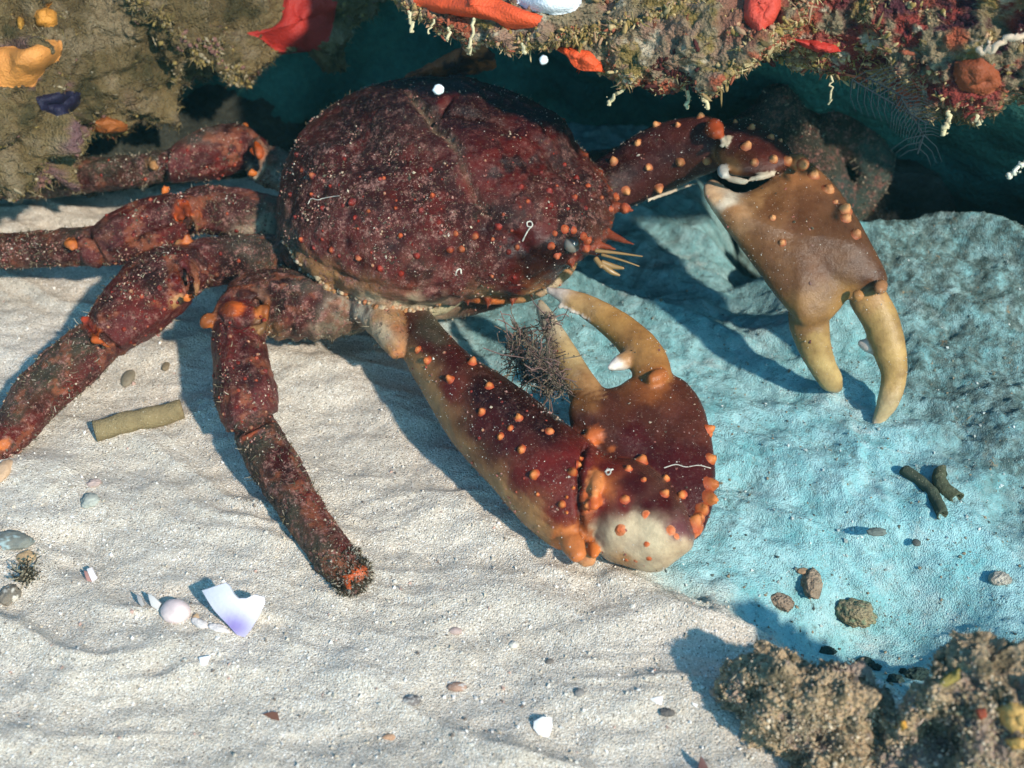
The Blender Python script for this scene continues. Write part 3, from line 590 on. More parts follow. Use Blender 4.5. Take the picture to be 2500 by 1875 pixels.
# carapace
CARA = [(678, 540, .62), (684, 470, .75), (700, 400, .85), (750, 312, .98), (840, 240, 1.1), (930, 205, 1.18), (1030, 190, 1.22), (1130, 195, 1.22), (1220, 215, 1.2), (1300, 250, 1.15), (1370, 310, 1.08), (1430, 380, .98),
        (1480, 440, .9), (1500, 510, .82), (1480, 580, .74), (1425, 625, .68), (1378, 655, .6), (1335, 700, .5), (1270, 722, .45), (1180, 722, .43), (1100, 740, .4), (1000, 752, .4), (900, 738, .42), (810, 700, .45), (740, 655, .5), (700, 600, .56)]
c_body(CARA, 0.62, 0.5, [(1000, 240, DRK), (1150, 260, DRK), (1300, 330, MAR), (1250, 420, DRK), (1150, 380, MAR), (900, 300, DRK), (800, 400, MAR), (900, 450, MAR), (1000, 480, MAR), (760, 520, MAR), (850, 560, MAU), (960, 560, MAU), (1080, 520, RED), (1080, 600, MAU),
                         (1200, 580, MAR), (1300, 620, DRK), (1400, 480, MAR), (1440, 540, BRN), (1250, 690, MAR), (1350, 685, BRN), (1200, 680, MAU), (1300, 672, DRK), (1350, 635, DRK), (1120, 690, MAU), (1050, 712, MAU), (1390, 600, DRK), (1240, 650, MAR), (950, 650, MAU), (860, 640, MAU), (780, 600, MAU), (840, 672, (.2, .06, .025)), (900, 700, (0.30, 0.13, 0.05)), (1000, 690, (0.2, 0.04, 0.02)), (1080, 690, MAU),
                         (1050, 735, CRE), (1000, 745, CRE), (900, 732, CRE), (800, 690, TAN), (735, 645, TAN), (700, 590, GRY), (1200, 722, TAN), (1300, 712, TAN)], 0.55, n=240, m=60)
# turned-up rim along the near side, with the pale lobe at its front end
c_limb([(688, 560, .58, 13), (698, 612, .55, 16), (743, 668, .49, 17), (813, 714, .45, 18), (900, 744, .42, 20), (1000, 757, .40, 22), (1070, 746, .41, 24), (1118, 728, .44, 17)], [(690, 560, GRY), (720, 640, BRN), (760, 680, TAN), (790, 700, (.3, .09, .04)), (820, 715, CRE), (845, 728, (.3, .1, .05)), (870, 738, CRE), (920, 750, IVO), (945, 752, (.3, .1, .05)), (970, 757, CRE), (1000, 765, (.35, .12, .05)), (1025, 757, CRE), (1060, 745, (.5, .44, .26)), (1100, 735, (.5, .44, .26))], 1.0, 0.4)
c_limb([(1130, 728, .42, 10), (1200, 732, .42, 12), (1280, 726, .44, 13), (1340, 700, .48, 14), (1380, 665, .55, 16), (1400, 640, .6, 12)], [(1130, 728, BRN), (1200, 735, ORA), (1280, 730, TAN), (1350, 690, CRE), (1390, 655, TAN)], 1.0, 0.3)
# belly under the rim, hips of legs and claw
c_limb([(760, 640, .35, 60), (880, 690, .32, 80), (1020, 700, .3, 85), (1180, 690, .32, 70), (1320, 640, .45, 50)], [(800, 650, GRY), (900, 730, IVO), (1000, 740, CRE), (1200, 700, BRN)], 1.0, 0.4)
for q, ctl in [([(890, 745, .42, 46), (938, 785, .44, 46), (962, 835, .42, 34), (968, 862, .40, 20)], [(890, 760, IVO), (925, 775, TAN), (935, 800, CRE), (985, 780, TAN), (978, 800, (.34, .13, .05)), (950, 830, CRE), (962, 850, TAN), (975, 862, (.55, .22, .08))]),
               ([(985, 760, .33, 40), (1000, 800, .32, 45), (990, 830, .3, 24)], [(990, 770, TAN), (1000, 800, BRN), (990, 830, CRE)]),
               ([(800, 715, .33, 38), (830, 770, .28, 40), (850, 790, .25, 22)], [(800, 720, CRE), (840, 780, IVO)]),
               ([(690, 560, .42, 42), (660, 575, .38, 34)], [(690, 560, GRY), (660, 590, CRE)]), ([(700, 640, .4, 40), (690, 655, .36, 28)], [(690, 640, IVO)])]:
    c_limb(q, ctl, 1.0, 0.5)
# four walking legs of the near side
LG = [(0, 0, RED)]
c_limb([(740, 440, .5, 42), (655, 405, .55, 50), (640, 395, .57, 44)], [(640, 380, GRY), (640, 430, IVO), (610, 450, CRE)], 0.9, 0.8, 40, 8, 0.75)
c_limb([(622, 372, .62, 40), (570, 362, .64, 56), (490, 384, .62, 58), (420, 408, .58, 38)], [(560, 370, MAR), (480, 380, RED), (450, 410, MAU), (540, 400, RED), (480, 340, GRY)], 0.9, 0.45, 40, 8, 0.75)
c_limb([(430, 400, .58, 36), (330, 418, .5, 37), (200, 430, .4, 39), (90, 442, .3, 38), (-60, 452, .2, 32)], [(400, 410, OLV), (250, 410, OLV), (300, 450, BRN), (220, 455, MAR), (100, 440, OLV)], 0.9, 0.9, 40, 8, 0.75)
c_limb([(740, 560, .42, 55), (620, 530, .48, 60), (500, 512, .52, 56), (478, 512, .53, 48)], [(600, 500, MAU), (520, 560, MAU), (650, 560, CRE), (620, 590, IVO), (700, 540, GRY), (490, 500, MAR)], 0.95, 0.8, 40, 8, 0.75)
c_limb([(468, 522, .55, 48), (400, 545, .56, 66), (300, 580, .5, 64), (222, 612, .45, 40)], [(400, 520, MAR), (330, 560, RED), (360, 580, DRK), (260, 600, MAU), (400, 590, RED)], 0.9, 0.45, 40, 8, 0.75)
c_limb([(245, 596, .46, 44), (120, 608, .4, 42), (0, 612, .34, 38), (-120, 612, .28, 34)], [(200, 590, OLV), (100, 590, BRN), (150, 630, MAR), (0, 640, RED), (0, 600, BRN)], 0.9, 0.75, 40, 8, 0.75)
c_limb([(780, 650, .4, 60), (630, 632, .44, 58), (500, 642, .47, 58), (478, 648, .48, 52)], [(620, 610, GRY), (560, 660, DRK), (490, 660, MAU), (700, 640, OLV)], 0.95, 0.8, 40, 8, 0.75)
c_limb([(462, 655, .5, 62), (400, 690, .5, 82), (320, 760, .45, 78), (262, 815, .38, 60)], [(430, 660, MAR), (370, 690, DRK), (320, 740, RED), (300, 790, MAU), (250, 750, MAR), (400, 740, RED)], 0.9, 0.5, 40, 8, 0.75)
c_limb([(262, 812, .38, 52), (190, 880, .3, 60), (100, 960, .21, 58), (40, 1045, .12, 46), (-5, 1110, .05, 28)], [(200, 850, OLV), (230, 890, MAU), (120, 920, OLV), (160, 960, RED), (50, 1010, OLV), (70, 1030, RED), (20, 1070, RED), (0, 1100, MAR)], 0.9, 0.75, 40, 8, 0.75)
c_limb([(880, 735, .36, 74), (790, 748, .38, 82), (690, 742, .41, 84), (610, 738, .44, 74), (590, 738, .45, 60)], [(650, 740, MAR), (700, 700, DRK), (720, 780, MAU), (760, 740, MAU), (800, 760, (.4, .3, .22)), (820, 800, CRE), (600, 700, BRN), (660, 830, TAN), (690, 740, DRK), (740, 700, GRY)], 0.95, 0.8, 40, 8, 0.75)
c_limb([(575, 750, .47, 50), (582, 800, .46, 62), (588, 870, .41, 66), (600, 960, .34, 76), (612, 1030, .28, 62)], [(580, 800, RED), (560, 900, RED), (600, 880, MAR), (540, 960, MAR), (640, 980, MAU), (610, 1020, MAU)], 0.85, 0.45, 40, 8, 0.75)
c_limb([(612, 1030, .28, 54), (670, 1135, .20, 58), (735, 1240, .13, 52), (800, 1335, .08, 52), (862, 1415, .05, 50)], [(620, 1080, OLV), (690, 1120, MAR), (700, 1250, OLV), (770, 1220, RED), (800, 1350, OLV), (850, 1330, RED), (870, 1410, OLV)], 0.85, 0.95, 40, 8, 0.75)
# raised collars round the joints
for q, cl in [([(524, 772, .53, 8), (545, 728, .56, 10), (592, 708, .58, 11), (640, 724, .56, 10), (656, 765, .52, 8)], [(530, 770, ORA), (548, 728, MAU), (592, 706, (.5, .12, .04)), (640, 722, (.4, .2, .12)), (655, 760, ORA)]),
              ([(436, 622, .58, 8), (468, 655, .58, 10), (480, 690, .56, 9), (474, 722, .54, 8)], [(440, 620, RED), (470, 660, (.5, .16, .07)), (478, 720, TAN)]), ([(452, 484, .6, 8), (478, 515, .6, 10), (478, 560, .58, 9)], [(455, 485, (.4, .2, .12)), (478, 520, (.5, .12, .04)), (476, 560, TAN)]),
              ([(610, 330, .7, 8), (640, 365, .7, 10), (640, 410, .66, 9), (622, 436, .62, 7)], [(612, 330, GRY), (640, 370, (.4, .18, .1)), (630, 430, CRE)]), ([(590, 1068, .31, 7), (618, 1052, .33, 8), (664, 1030, .31, 7)], (.3, .06, .02))]:
    c_limb(q, cl, 1.0, 0.35, 14, 6)
# knobs at the leg joints
def knob(px, py, z, r, col, L=(0, 0), k=0.8): c_limb([(px - L[0], py - L[1], z, r * .8), (px, py, z, r), (px + L[0] + .5, py + L[1] + .5, z, r * .75)], col, k, 0.02, 16, 4)
for a in [(597, 310, .72, 16, ORA), (624, 368, .74, 17, (0.5, 0.09, 0.015), (2, 12)), (617, 420, .70, 17, ORA), (403, 464, .62, 17, ORA), (420, 480, .6, 11, ORA), (449, 517, .66, 20, (0.5, 0.08, 0.015), (3, 12)), (455, 583, .62, 19, ORA), (435, 590, .61, 12, TAN),
          (174, 598, .52, 9, ORA, (3, 8)), (424, 665, .6, 12, RED, (6, 16)), (437, 640, .6, 13, (0.4, .06, .02), (8, 10)), (462, 722, .58, 22, ORA), (432, 735, .50, 9, TAN, (8, -4)), (455, 660, .62, 9, MAU, (8, 28)),
          (350, 630, .6, 15, BRN, (12, 2)), (212, 790, .48, 9, (0.4, .05, .02), (10, 12)), (245, 826, .47, 13, (0.5, .1, .02), (12, 12)), (268, 845, .45, 12, ORA), (505, 783, .52, 22, ORA, (4, 3)), (570, 758, .56, 24, (0.55, .11, .02), (0, 8)), (648, 765, .54, 26, ORA, (4, -4)),
          (635, 795, .52, 15, TAN, (-6, 10)), (590, 715, .58, 13, BRN, (30, 8)), (870, 1400, .12, 13, (0.5, .09, .02), (18, -9)), (848, 1425, .11, 9, (0.5, .09, .02), (5, 12)), (372, 405, .6, 9, TAN, (3, 8)), (10, 1085, .12, 14, ORA)]:
    knob(*a)
# far-side legs behind the right claw, algae-coated, hollow's shade put into their colours
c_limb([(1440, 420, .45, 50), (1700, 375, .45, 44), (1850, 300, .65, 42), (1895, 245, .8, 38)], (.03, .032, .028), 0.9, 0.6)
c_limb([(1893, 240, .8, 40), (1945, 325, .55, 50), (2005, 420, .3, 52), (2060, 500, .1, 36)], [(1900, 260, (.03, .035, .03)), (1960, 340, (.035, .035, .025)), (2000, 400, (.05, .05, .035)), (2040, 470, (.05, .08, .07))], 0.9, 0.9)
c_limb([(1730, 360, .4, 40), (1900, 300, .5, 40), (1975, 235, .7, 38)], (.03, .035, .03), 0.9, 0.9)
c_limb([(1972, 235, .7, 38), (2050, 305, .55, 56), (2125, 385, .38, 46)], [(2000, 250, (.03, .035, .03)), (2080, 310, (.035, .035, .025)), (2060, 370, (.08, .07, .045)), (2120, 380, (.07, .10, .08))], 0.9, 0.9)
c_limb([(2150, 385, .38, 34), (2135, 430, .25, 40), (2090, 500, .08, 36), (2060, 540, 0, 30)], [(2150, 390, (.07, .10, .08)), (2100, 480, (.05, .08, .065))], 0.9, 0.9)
# near claw: arm, wrist, palm, fingers
ZO = -0.09
c_limb([(1000, 775, .46, 46), (1040, 845, .47, 62), (1096, 921, .47, 76), (1181, 1010, .44, 104), (1283, 1105, .4, 118), (1361, 1180, .36, 128), (1422, 1238, .32, 122)],
       [(960, 770, OLV), (1000, 790, MAR), (1040, 800, OLV), (1060, 830, OLV), (1040, 850, MAR), (1100, 880, MAR), (1005, 880, TAN), (1094, 950, RED), (1160, 1058, MAR), (1262, 1170, RED), (1352, 1262, RED), (1062, 990, TAN), (1118, 1085, TAN), (1278, 1262, TAN), (1046, 960, TAN), (1180, 960, DRK), (1180, 1030, MAR), (1250, 1000, DRK), (1230, 1080, MAR), (1215, 1200, TAN),
        (1340, 1050, DRK), (1330, 1150, RED), (1322, 1298, TAN), (1400, 1130, RED), (1390, 1230, RED), (1370, 1320, ORA), (1390, 1370, TAN)], 0.92, 0.12, 36)
c_body([(1440, 1115, .47), (1500, 1118, .47), (1570, 1130, .47), (1640, 1190, .45), (1682, 1265, .41), (1695, 1330, .35), (1660, 1362, .29), (1605, 1398, .19), (1540, 1386, .17), (1475, 1362, .18), (1445, 1310, .24), (1428, 1230, .34), (1428, 1160, .43)], 0.22, 0.2,
       [(1480, 1140, RED), (1460, 1180, ORA), (1460, 1250, RED), (1550, 1180, MAR), (1620, 1230, MAR), (1660, 1290, (.13, .04, .04)), (1580, 1240, MAR), (1520, 1230, RED), (1560, 1285, (.62, .47, .29)), (1500, 1295, (.62, .47, .29)), (1540, 1330, (.64, .5, .32)), (1600, 1315, (.62, .48, .30)), (1640, 1338, (.55, .41, .25)), (1460, 1310, CRE), (1600, 1380, CRE), (1520, 1370, TAN)], 0.05)
c_body([(1400, 965, .55), (1440, 950, .55), (1500, 945, .55), (1545, 922, .57), (1600, 908, .58), (1660, 922, .57), (1702, 965, .53), (1728, 1030, .5), (1743, 1110, .45), (1746, 1190, .4), (1733, 1260, .34), (1700, 1318, .26), (1640, 1330, .22), (1560, 1280, .22), (1480, 1180, .3), (1410, 1080, .4), (1388, 1010, .5)], 0.14, 0.14,
       [(1430, 965, (.2, .08, .025)), (1540, 930, (.2, .06, .016)), (1600, 930, (.24, .07, .018)), (1680, 950, BRN), (1500, 1000, BRN), (1600, 1020, BRN), (1680, 1040, (.09, .022, .012)), (1560, 1060, MAR), (1680, 1150, MAR), (1620, 1120, MAR), (1720, 1280, MAR), (1430, 1040, BRN)], 0.08)
c_limb([(1450, 1000, .5, 50), (1400, 905, .56, 36), (1358, 825, .6, 27), (1328, 762, .63, 17), (1318, 735, .64, 7)], [(1440, 960, TAN), (1380, 880, (.45, .30, .13)), (1330, 770, (.5, .4, .26))], 0.8, 0.02)
c_limb([(1600, 940, .56, 46), (1578, 872, .62, 48), (1520, 808, .66, 40), (1445, 755, .68, 31), (1385, 726, .7, 21), (1338, 708, .7, 8)], [(1600, 920, (.3, .12, .03)), (1560, 850, (.36, .17, .05)), (1490, 790, (.42, .21, .06)), (1420, 745, (.5, .29, .11)), (1340, 710, (.72, .6, .5))], 0.8, 0.01)
c_limb([(1552, 868, .62, 24), (1514, 885, .62, 20), (1488, 898, .62, 9)], [(1540, 870, TAN), (1500, 890, (.8, .72, .62))], 0.9, 0.0, 16)
for a in [(1462, 1062, .5, 26, (.5, .12, .03), (18, -4)), (1492, 1078, .47, 15, (.55, .15, .04), (5, 18)), (1455, 1180, .55, 15, (.6, .2, .06), (-3, 20)), (1450, 1225, .5, 18, (.55, .12, .03), (0, 12)), (1398, 1330, .32, 30, (.5, .15, .04), (12, 26)), (1430, 1362, .22, 24, (.6, .27, .11), (14, 4)), (1450, 1340, .28, 16, ORA, (0, 16)), (1605, 920, .64, 20, (.4, .12, .03), (14, -8)), (1700, 1292, .37, 17, (.5, .13, .04), (-6, 12))]:
    knob(*a)
for i in range(9):
    t = i / 8; knob(1362 + 70 * t, 748 + 34 * t + 4 * t * t, .66, 7 - 2 * t, (.72, .62, .5))
for i in range(7):
    t = i / 6; knob(1372 + 40 * t, 815 + 105 * t, .58, 7, (.66, .56, .42))
ZO = 0.0
# far claw, hanging with its finger tips in the silt
c_limb([(1430, 480, .75, 60), (1530, 430, .82, 72), (1630, 380, .95, 78), (1735, 348, 1.08, 66)], [(1500, 420, DRK), (1600, 370, (.06, .013, .01)), (1700, 340, (.07, .015, .01)), (1560, 480, (.06, .013, .01)), (1700, 430, (.07, .02, .012))], 0.9, 0.12)
c_body([(1762, 300, 1.16), (1830, 290, 1.18), (1900, 330, 1.16), (1937, 385, 1.13), (1905, 420, 1.08), (1840, 432, 1.06), (1780, 425, 1.06), (1748, 395, 1.08), (1750, 345, 1.12)], 0.15, 0.15, [(1800, 330, (.06, .013, .01)), (1880, 360, (.07, .015, .01)), (1770, 420, (.3, .14, .05)), (1840, 410, BRN)], 0.08, n=90, m=24)
c_body([(1718, 455, 1.0), (1740, 438, 1.0), (1800, 470, .98), (1860, 450, 1.0), (1905, 405, 1.05), (1950, 385, 1.06), (1985, 402, 1.05), (2040, 455, 1.0), (2086, 520, .93), (2126, 590, .85), (2157, 650, .75), (2166, 690, .68), (2125, 716, .63), (2075, 728, .6), (2046, 762, .55), (2010, 790, .51), (1962, 796, .5), (1926, 762, .54), (1862, 680, .66), (1802, 600, .78), (1752, 530, .9), (1722, 485, .97)], 0.15, 0.14,
       [(1740, 480, (.62, .38, .2)), (1770, 485, (.8, .68, .5)), (1790, 520, (0.324, 0.154, 0.058)), (1850, 480, (0.292, 0.146, 0.058)), (1880, 500, (0.146, 0.060, 0.023)), (1960, 420, (0.275, 0.113, 0.042)), (1950, 520, (0.113, 0.045, 0.020)), (2040, 550, (0.105, 0.045, 0.020)), (1850, 600, (0.178, 0.077, 0.027)), (2000, 650, (0.121, 0.050, 0.020)), (2120, 660, (0.105, 0.045, 0.020)), (1900, 690, (0.154, 0.069, 0.026)), (1960, 760, (0.227, 0.113, 0.038)), (2060, 740, (0.275, 0.146, 0.050))], 0.03, p=1.95)
c_limb([(1972, 735, .55, 46), (1976, 790, .47, 47), (1987, 840, .37, 40), (2007, 890, .26, 33), (2030, 930, .15, 27), (2044, 948, .08, 15)], [(1965, 770, (.24, .12, .04)), (1990, 840, (.38, .24, .085)), (2040, 920, (.44, .30, .12)), (1970, 740, (.19, .09, .032)), (1975, 790, (.24, .12, .045))], 0.8, 0.01)
c_limb([(2118, 725, .6, 44), (2148, 780, .5, 42), (2170, 845, .39, 39), (2183, 915, .26, 30), (2166, 985, .13, 24), (2132, 1046, .0, 8)], [(2110, 730, (.40, .22, .08)), (2150, 800, (.36, .22, .075)), (2180, 900, (.42, .26, .09)), (2160, 1000, (.46, .34, .17)), (2130, 1045, (.62, .52, .42))], 0.8, 0.01)
c_limb([(2142, 848, .36, 18), (2118, 843, .36, 17), (2101, 838, .36, 10)], (.72, .62, .52), 0.9, 0.0, 16)
for a in [(1745, 315, 1.24, 24, (.4, .07, .02), (6, 10)), (1770, 345, 1.2, 9, IVO, (8, -12)), (1765, 418, 1.12, 15, (.5, .47, .4), (-3, -10)), (1800, 440, 1.1, 10, IVO, (22, 4)), (1860, 432, 1.1, 8, (.5, .4, .28), (30, -6)), (1950, 396, 1.14, 22, (.4, .17, .06), (12, 3)), (2095, 722, .68, 18, (.38, .18, .06), (6, 0)), (2150, 700, .72, 16, (.3, .14, .06), (6, -8)), (1640, 468, .88, 5, IVO, (60, -22))]:
    knob(*a)
# spines of the brow and side margin
def spine(a, b, r, z, col=(0.22, .045, .018), zt=None): c_limb([(*a, z, r), ((a[0] * .45 + b[0] * .55), (a[1] * .45 + b[1] * .55), z, r * .6), (*b, zt or z, 2.2)], col, 1.0, 0.1, 12, 4)
for a, b, r, z in [((1500, 505), (1552, 516), 16, .92), ((1455, 540), (1502, 545), 15, .92), ((1480, 570), (1548, 598), 14, .86), ((1455, 595), (1505, 609), 13, .84), ((1430, 608), (1470, 624), 14, .82), ((1395, 630), (1396, 655), 14, .78), ((1440, 480), (1480, 480), 14, 1.0), ((1460, 440), (1500, 470), 14, 1.0), ((1135, 720), (1142, 725), 10, .5),
                   ((1140, 722), (1144, 748), 11, .46), ((1188, 722), (1192, 755), 12, .45), ((1250, 720), (1251, 748), 12, .46), ((1295, 705), (1302, 728), 11, .5), ((1400, 380), (1440, 375), 12, 1.06), ((1345, 290), (1380, 290), 11, 1.14), ((1440, 420), (1478, 418), 12, 1.02)]:
    spine(a, b, r, z)

def build_crab():
    v, f, c, w = crab.arrays()
    src = mesh_from('crab_source', v, f); tmp = bpy.data.objects.new('crab_source', src); COL.objects.link(tmp)
    md = tmp.modifiers.new('r', 'REMESH'); md.mode = 'VOXEL'; md.voxel_size = 0.0125; md.use_smooth_shade = True
    sm = tmp.modifiers.new('s', 'SMOOTH'); sm.factor = 0.5; sm.iterations = 3
    dg = bpy.context.evaluated_depsgraph_get(); me = bpy.data.meshes.new_from_object(tmp.evaluated_get(dg))
    bpy.data.objects.remove(tmp); me.name = 'crab'; me.materials.clear()
    kd = KDTree(len(v))
    for i, p in enumerate(v): kd.insert(p, i)
    kd.balance()
    V = coords(me); N = vnormals(me); cc = np.empty((len(V), 3)); cw = np.empty(len(V))
    for i, p in enumerate(V):
        q = kd.find_n(p, 3); k = np.array([1 / (x[2] + 0.003) ** 2 for x in q]); k /= k.sum(); j = [x[1] for x in q]
        cc[i] = k @ c[j]; cw[i] = k @ w[j]
    p = to_px(V); d = fbm(V, 7, 4, 0.6, 81) * 0.006 + cw * fbm(V, 22, 4, 0.7, 82) * 0.014
    incar = inside(p, [(x, y) for x, y, z in CARA]) & (V[:, 2] > 0.35)
    # furrows of the carapace
    for pl, wd, dp, cr in [([(1005, 235), (1050, 290), (1085, 330), (1120, 380), (1140, 430), (1165, 480), (1190, 520)], 13, 0.05, 0.9), ([(860, 262), (930, 262), (1000, 258), (1050, 280), (1100, 255)], 13, 0.045, 0.2), ([(1060, 275), (1180, 290), (1290, 340), (1400, 430)], 14, 0.03, 0.25),
                           ([(760, 350), (850, 320), (960, 300), (1050, 330)], 22, 0.022, 0.2), ([(800, 430), (900, 400), (1000, 385), (1110, 395)], 24, 0.02, 0.2), ([(1190, 520), (1280, 540), (1370, 520)], 20, 0.02, 0.4), ([(1190, 520), (1180, 600), (1250, 660)], 24, 0.015, 0.3), ([(1330, 330), (1400, 400), (1450, 480)], 20, 0.02, 0.4), ([(720, 600), (800, 655), (900, 695), (1000, 712), (1090, 705)], 11, 0.02, 0.3)]:
        pw = p + 9 * np.column_stack([fbm(V, 6, 3, .6, 101), fbm(V, 6, 3, .6, 102)]); g = np.where(incar, np.exp(-(seg_dist(pw, pl) / (wd * .72)) ** 2) * (0.75 + .5 * fbm(V, 8, 2, .6, 103)), 0); d -= 1.35 * dp * g; cw = np.maximum(cw, 0) + cr * g * 0.6
        if cr > 0.5: cc = lerp(cc, [0.27, 0.20, 0.13], np.clip(g * 1.2 * (0.6 + fbm(V, 25, 3, 0.6, 83)), 0, 0.95))
    d += np.where(incar, 0.036 * fbm(V, 3.2, 3, 0.5, 84) + 0.034 * np.maximum(0, 0.4 - cells(V, 8, 85)) + 0.010 * fbm(V, 11, 4, 0.6, 86), 0)
    # (shoulder) the shoulder of the shell keeps bare and glossy, its near flank is crusted
    cw = np.where(incar, cw * (0.25 + 0.95 * sstep(300, 520, p[:, 1] - 0.22 * (p[:, 0] - 1000))), cw)
    # keels along the leg pieces, seams at their joints
    for pl, wd, dp in [([(275, 605), (350, 565), (430, 535)], 9, -.03), ([(245, 770), (330, 700), (440, 640)], 9, -.03), ([(560, 800), (562, 880), (570, 980)], 8, -.028), ([(600, 830), (612, 900), (630, 970)], 10, -.02), ([(420, 420), (500, 400), (580, 375)], 9, -.024), ([(60, 990), (150, 890), (230, 830)], 12, -.03), ([(630, 1090), (720, 1230), (830, 1380)], 14, -.025), ([(20, 600), (120, 598), (220, 590)], 10, -.02),
                       ([(535, 778), (580, 790), (640, 778)], 7, .035), ([(425, 640), (455, 680), (470, 725)], 7, .035), ([(405, 375), (398, 405), (402, 435)], 7, .035), ([(212, 570), (232, 605), (250, 640)], 7, .035), ([(208, 790), (245, 815), (290, 855)], 7, .035), ([(560, 1065), (610, 1045), (672, 1015)], 7, .035), ([(440, 500), (455, 530), (470, 570)], 7, .03), ([(610, 340), (615, 370), (625, 410)], 7, .03), ([(650, 690), (670, 740), (660, 800)], 7, .02), ([(700, 690), (720, 740), (712, 810)], 7, .02),
                       ([(1430, 1090), (1415, 1150), (1410, 1220), (1425, 1300)], 6, .05)]:
        g = np.where(incar, 0, np.exp(-(seg_dist(p, pl) / wd) ** 2)); d -= dp * g
        if dp > 0: cc = lerp(cc, [.03, .008, .006], g * .8)
    legs = ~incar & (p[:, 0] < 900); d += np.where(legs, 0.012 * fbm(V, 6, 4, 0.6, 87) + 0.02 * np.maximum(0, 0.38 - cells(V, 10, 88)), 0)
    lt = np.where(legs, sstep(.12, .3, fbm(V, 9, 4, .7, 89)), 0); cc = lerp(cc, [.36, .11, .05], lt * .6); dk = np.where(legs, sstep(.05, .3, fbm(V, 5, 4, .65, 98)), 0); cc = lerp(cc, [.018, .006, .005], dk * .6)
    for x, y, r, h in [(960, 290, 70, .05), (1180, 390, 95, .06), (900, 480, 90, .05), (1060, 560, 80, .045), (1300, 490, 75, .05), (1330, 330, 60, .05), (800, 380, 65, .05), (1210, 640, 60, .045), (1010, 400, 60, .04), (1130, 250, 60, .05), (780, 540, 60, .04), (930, 620, 55, .03), (1400, 470, 45, .04), (1330, 620, 55, .04)]:
        d += np.where(incar, h * np.exp(-(((p[:, 0] - x) ** 2 + (p[:, 1] - y) ** 2 * 1.3) / r ** 2) ** 1.5), 0)
    gro = np.where(incar, np.exp(-(seg_dist(p + 12 * np.column_stack([fbm(V, 6, 3, .6, 101), fbm(V, 6, 3, .6, 102)]), [(1005, 235), (1050, 290), (1085, 330), (1120, 380), (1140, 430), (1165, 480), (1190, 520), (1230, 535)]) / 14) ** 2), 0)
    blob = lambda x, y, r, q=1.0: np.exp(-((p[:, 0] - x) ** 2 + ((p[:, 1] - y) * q) ** 2) / r ** 2)
    cz = 0.16 + 0.85 * blob(860, 560, 150) + 0.8 * blob(1040, 610, 130) + 0.55 * blob(850, 420, 130) + 0.5 * blob(980, 430, 110) + 0.5 * blob(1420, 560, 90) + 0.6 * blob(760, 600, 110) + 0.35 * blob(1400, 450, 90) + 0.5 * blob(1200, 620, 100) - 0.7 * blob(1290, 620, 70) - 0.5 * blob(1330, 660, 60)
    cw = np.where(incar, np.clip(np.maximum(cz, gro), 0.05, 1), cw)
    for x, y, r in [(865, 530, 24), (980, 575, 26), (955, 605, 20), (1015, 640, 18), (880, 640, 18), (1090, 620, 22), (1130, 600, 20), (930, 420, 26), (920, 505, 20), (1000, 405, 26), (805, 600, 16), (1250, 590, 18), (790, 470, 18), (985, 665, 16), (1180, 560, 20), (850, 590, 18)]:
        g = np.where(incar, blob(x, y, r), 0); cc = lerp(cc, [.012, .003, .003], g * .85); cw = cw * (1 - .8 * g); d -= .012 * g
    mk = np.where(incar, sstep(.08, .3, fbm(V, 4.2, 4, .65, 121)) * .75, 0); cc = lerp(cc, [.012, .002, .002], mk); mk = np.where(incar, sstep(.1, .3, fbm(V, 6, 4, .65, 122)) * .5, 0); cc = lerp(cc, [.13, .010, .006], mk)
    # ridges around the hip of the lowest leg
    g = inside(p, [(640, 660), (900, 700), (840, 860), (640, 840)]); d += np.where(g, 0.008 * np.sin((p[:, 0] + 0.2 * p[:, 1]) / 7), 0)
    set_coords(me, V + N * d[:, None])
    bvh = bvh_of(me); main_v = coords(me); main_f = [list(q.vertices) for q in me.polygons]
    sh = Shell(); sh.v, sh.f, sh.c, sh.w, sh.n = [main_v], main_f, [cc], [cw], len(main_v)
    # tubercles
    def tub(px, py, r, tip=ORA, h=1.3, base=RED):
        hit, nn = cast(bvh, px, py)
        if hit is None: return
        P = np.array(hit); d = TOCAM(P); nn = np.array(nn); nn = nn if nn @ d > -0.2 else -nn; r = r * upx(P) * random.uniform(.75, 1.15); h = h * random.uniform(.65, 1.25); nn = nn + np.array([random.gauss(0, .13) for _ in range(3)]); nn /= np.linalg.norm(nn); wv = random.uniform(.35, 1)
        tip = tuple(wv * t_ + (1 - wv) * (.45 * t_ + .55 * b_) for t_, b_ in zip(tip, base))
        a = np.cross(nn, [0.3, 0.2, 0.9]); a /= np.linalg.norm(a); b = np.cross(nn, a)
        prof = [(1.6, -.35), (1.35, 0.02), (1.08, .28), (.86, .58), (.66, .88), (.4, 1.1), (.1, 1.18)]; th = np.linspace(0, 2 * np.pi, 12, endpoint=False)
        vv = np.vstack([P + nn * y * h * r + r * q * (np.cos(th)[:, None] * a + np.sin(th)[:, None] * b) for q, y in prof])
        vv = vv + RNG.normal(0, r * .07, vv.shape); fc = grid_faces(12, len(prof), True).tolist() + [list(range(72, 84))]
        k = np.repeat(np.clip([(y - 0.05) / .6 for q, y in prof], 0, 1), 12); sh.add(vv, fc, lerp(np.tile(base, (84, 1)), np.tile(tip, (84, 1)), k), 0.12)
    z5 = lambda L, *a: [tub(900 + x * .452, 680 + y * .452, r, *a) for x, y, r in L]
